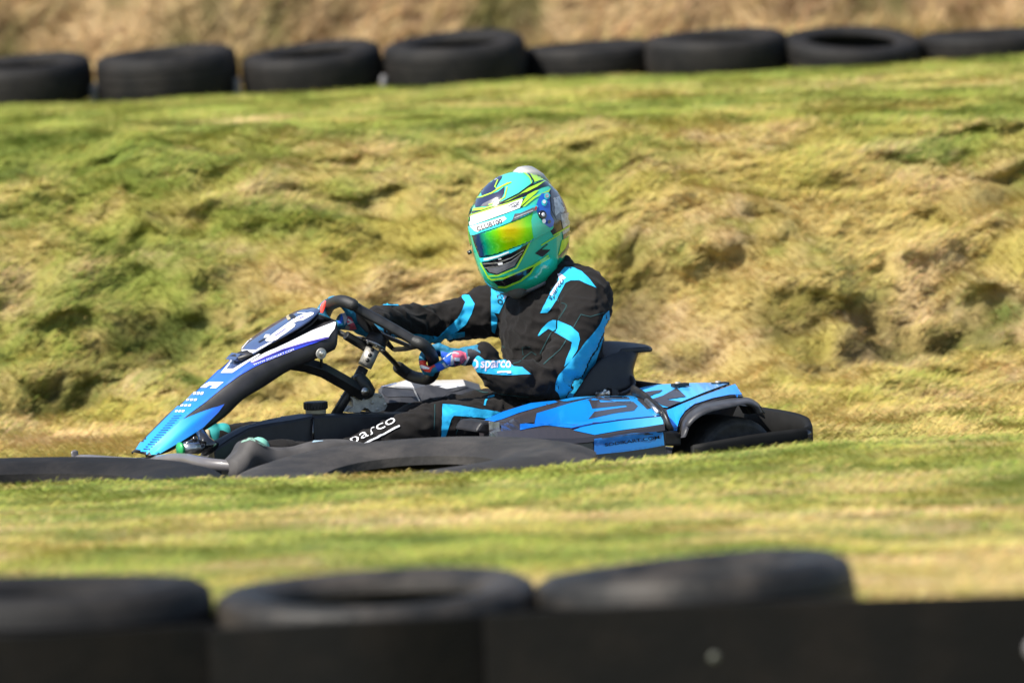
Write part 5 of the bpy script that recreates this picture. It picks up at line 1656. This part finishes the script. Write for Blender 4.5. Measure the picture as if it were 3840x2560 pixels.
# pivot plate
HH([(1118, 440), (1190, 428), (1202, 560), (1205, 640), (1242, 705), (1228, 760), (1195, 775), (1140, 730), (1085, 655), (1065, 560), (1085, 500)], BL, off=.004)
def dot(c_, r_, mi, off):
    HH([(c_[0] + r_ * math.cos(t) * .9, c_[1] + r_ * math.sin(t)) for t in [2 * math.pi * k_ / 14 for k_ in range(14)]], mi, off=off, cell=9)
dot((1167, 465), 33, CY, .006); dot((1165, 465), 20, SV, .007); dot((1142, 528), 32, CY, .006); dot((1138, 522), 18, WH, .0075)
dot((1132, 706), 20, WH, .010); dot((1181, 712), 18, BK, .010)
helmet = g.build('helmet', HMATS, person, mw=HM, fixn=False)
def spot(c, q):
    d = ray(S(c, q)); loc, nor, _, _ = bv.ray_cast(CAMPOS, d)
    if nor.dot(d) > 0: nor = -nor
    return loc, nor
g2 = G(); lo, no = spot(1, (1124, 645)); cyl(g2, lo, lo + no * .010, .0150, 24, 0, r2=.013); cyl(g2, lo + no * .010, lo + no * .012, .006, 12, 1)
g2.build('visor_knob', ['h_black', 'h_white'], helmet, bevel=.001)
# visor: a curved shield standing 4 mm off the shell, both halves
def strip(poly, off, thick, mt, name, cell=6, text=None):
    gg = G()
    vs2, fs2 = poly2d([S(1, p) for p in poly], cell)
    tmp = G()
    put(tmp, bv, vs2, fs2, 0, off, 21.8, .05)
    L = [hl(Vector(v)) for v in tmp.v]
    fr = [f for f in tmp.f]
    gg.add(tmp.v, fr, 0)
    # the part beyond the middle plane comes from the mirror image
    hmir(gg, [Vector(v) for v in tmp.v], fr, 0)
    return gg, tmp
vis_poly = [(455, 838), (560, 812), (700, 765), (850, 705), (960, 660), (1040, 612), (1090, 640), (1140, 730), (1200, 765), (1215, 775), (1100, 842), (1010, 905), (930, 938), (800, 985), (700, 1025), (560, 1055), (528, 1055), (500, 985), (470, 900)]
gg, _ = strip(vis_poly, .0042, .003, 'visor', 'visor')
ov = gg.build('visor', 'visor', helmet, mw=HM, fixn=False)
md = ov.modifiers.new('t', 'SOLIDIFY'); md.thickness = .0025; md.offset = -1
# side arm of the visor in clear teal
gg = G()
decal(gg, bv, 1, [(1040, 612), (1066, 600), (1085, 650), (1140, 725), (1195, 770), (1235, 750), (1228, 775), (1215, 790), (1100, 850), (1045, 880), (1030, 800), (1020, 700)], 0, off=.0046, cell=6, mirror=hmir)
vv = [hl(Vector(v)) for v in gg.v]
for sgn in (1, -1):                                            # one arm on each side of the helmet
    ga = G(); ga.add(gg.v, [f for f in gg.f if sum(vv[i].y for i in f) * sgn > 0], 0)
    used = sorted({i for f in ga.f for i in f}); mp_ = {i: k_ for k_, i in enumerate(used)}
    ga.v = [ga.v[i] for i in used]; ga.f = [tuple(mp_[i] for i in f) for f in ga.f]
    if ga.f: ga.build('visor_arm', 'h_teal', helmet, mw=HM, fixn=False)
gg = G()
decal(gg, bv, 1, [(422, 755), (620, 700), (845, 612), (1045, 548), (1080, 560), (1070, 600), (960, 655), (850, 702), (700, 762), (560, 808), (480, 838), (445, 835)], 0, off=.0062, cell=6, mirror=hmir)
bvs = bvh_of(gg)
decal(gg, bvs, 1, [(425, 757), (620, 702), (760, 655), (785, 680), (745, 712), (640, 748), (500, 808), (470, 800)], 1, off=.0008, cell=6)
decal(gg, bvs, 1, [(862, 632), (920, 625), (1040, 572), (1062, 572), (1060, 602), (965, 655), (900, 705), (838, 702)], 2, off=.0008, cell=6, mirror=hmir)
decal(gg, bvs, 1, [(1062, 560), (1080, 560), (1078, 602), (1060, 604)], 4, off=.0014, cell=6)
decal(gg, bvs, 1, line_poly([(860, 672), (960, 632), (1040, 600)], 8), 5, off=.0016, cell=6)
text_decal(gg, bvs, 'CLUB100', 1, (500, 803), (742, 722), (488, 760), 3, off=.0016, bold=.015)
gg.build('visor_strip', ['h_cyan', 'h_white', 'h_grey', 'h_black', 'h_red', 'h_silver'], helmet, mw=HM, fixn=False)
gg = G()
decal(gg, bv, 1, [(528, 1062), (620, 1052), (700, 1028), (830, 975), (935, 935), (915, 965), (830, 1010), (700, 1062), (600, 1092), (545, 1098)], 0, off=.005, cell=6, mirror=hmir)
bvs = bvh_of(gg)
decal(gg, bvs, 1, [(560, 1070), (700, 1040), (800, 1000), (810, 1012), (700, 1056), (600, 1084), (560, 1088)], 1, off=.0008, cell=6)
gg.build('visor_lower_strip', ['h_cyan', 'h_white'], helmet, mw=HM, fixn=False)
# visor tear-off post at the left
g2 = G(); p = K(1, (452, 888), 0); q = H(helm(.93, -.30, -.2)); 
lo = H(helm(math.cos(.62), -math.sin(.62), -.12) * 1.035); no = (lo - HC).normalized(); cyl(g2, lo, lo + no * .012, .006, 14)
g2.build('visor_tab', 'h_black', helmet)
# edge trim round the neck opening
g2 = G(); pts = []
for j in range(48):
    ph = 2 * math.pi * j / 48
    best = None
    for i in range(400):
        th = math.pi * (.5 + .5 * i / 400)
        p = helm(math.sin(th) * math.cos(ph), math.sin(th) * math.sin(ph), math.cos(th))
        if p.z < cut_z(p.x): break
        best = p
    pts.append(H(Vector((best.x * .985, best.y * .985, cut_z(best.x) + .001))))
tube(g2, pts, .0085, 10, closed=True)
g2.build('edge_trim', 'h_grey', helmet, mw=HM)
# rear spoiler on the crown
g2 = G()
sp_out = [(-.045, .168, .022), (-.07, .171, .036), (-.098, .163, .046), (-.122, .142, .047), (-.144, .106, .043), (-.158, .068, .037), (-.164, .036, .03)]
rings = []
for x, z, hw in sp_out:
    r_in = helm(*(Vector((x / .166, 0, z / .170)).normalized())) * .985
    row = []
    for t in (-1, -.8, -.4, 0, .4, .8, 1):
        zz_ = z - .016 * t * t; xx_ = x + .012 * t * t
        row.append(H(Vector((xx_, hw * t, zz_))))
    for t in (1, .8, .4, 0, -.4, -.8, -1):
        row.append(H(Vector((r_in.x, hw * t * 1.02, r_in.z - .02 * t * t))))
    rings.append(row)
loft(g2, rings, 0)
g2.build('rear_spoiler', 'spoiler', helmet, mw=HM)
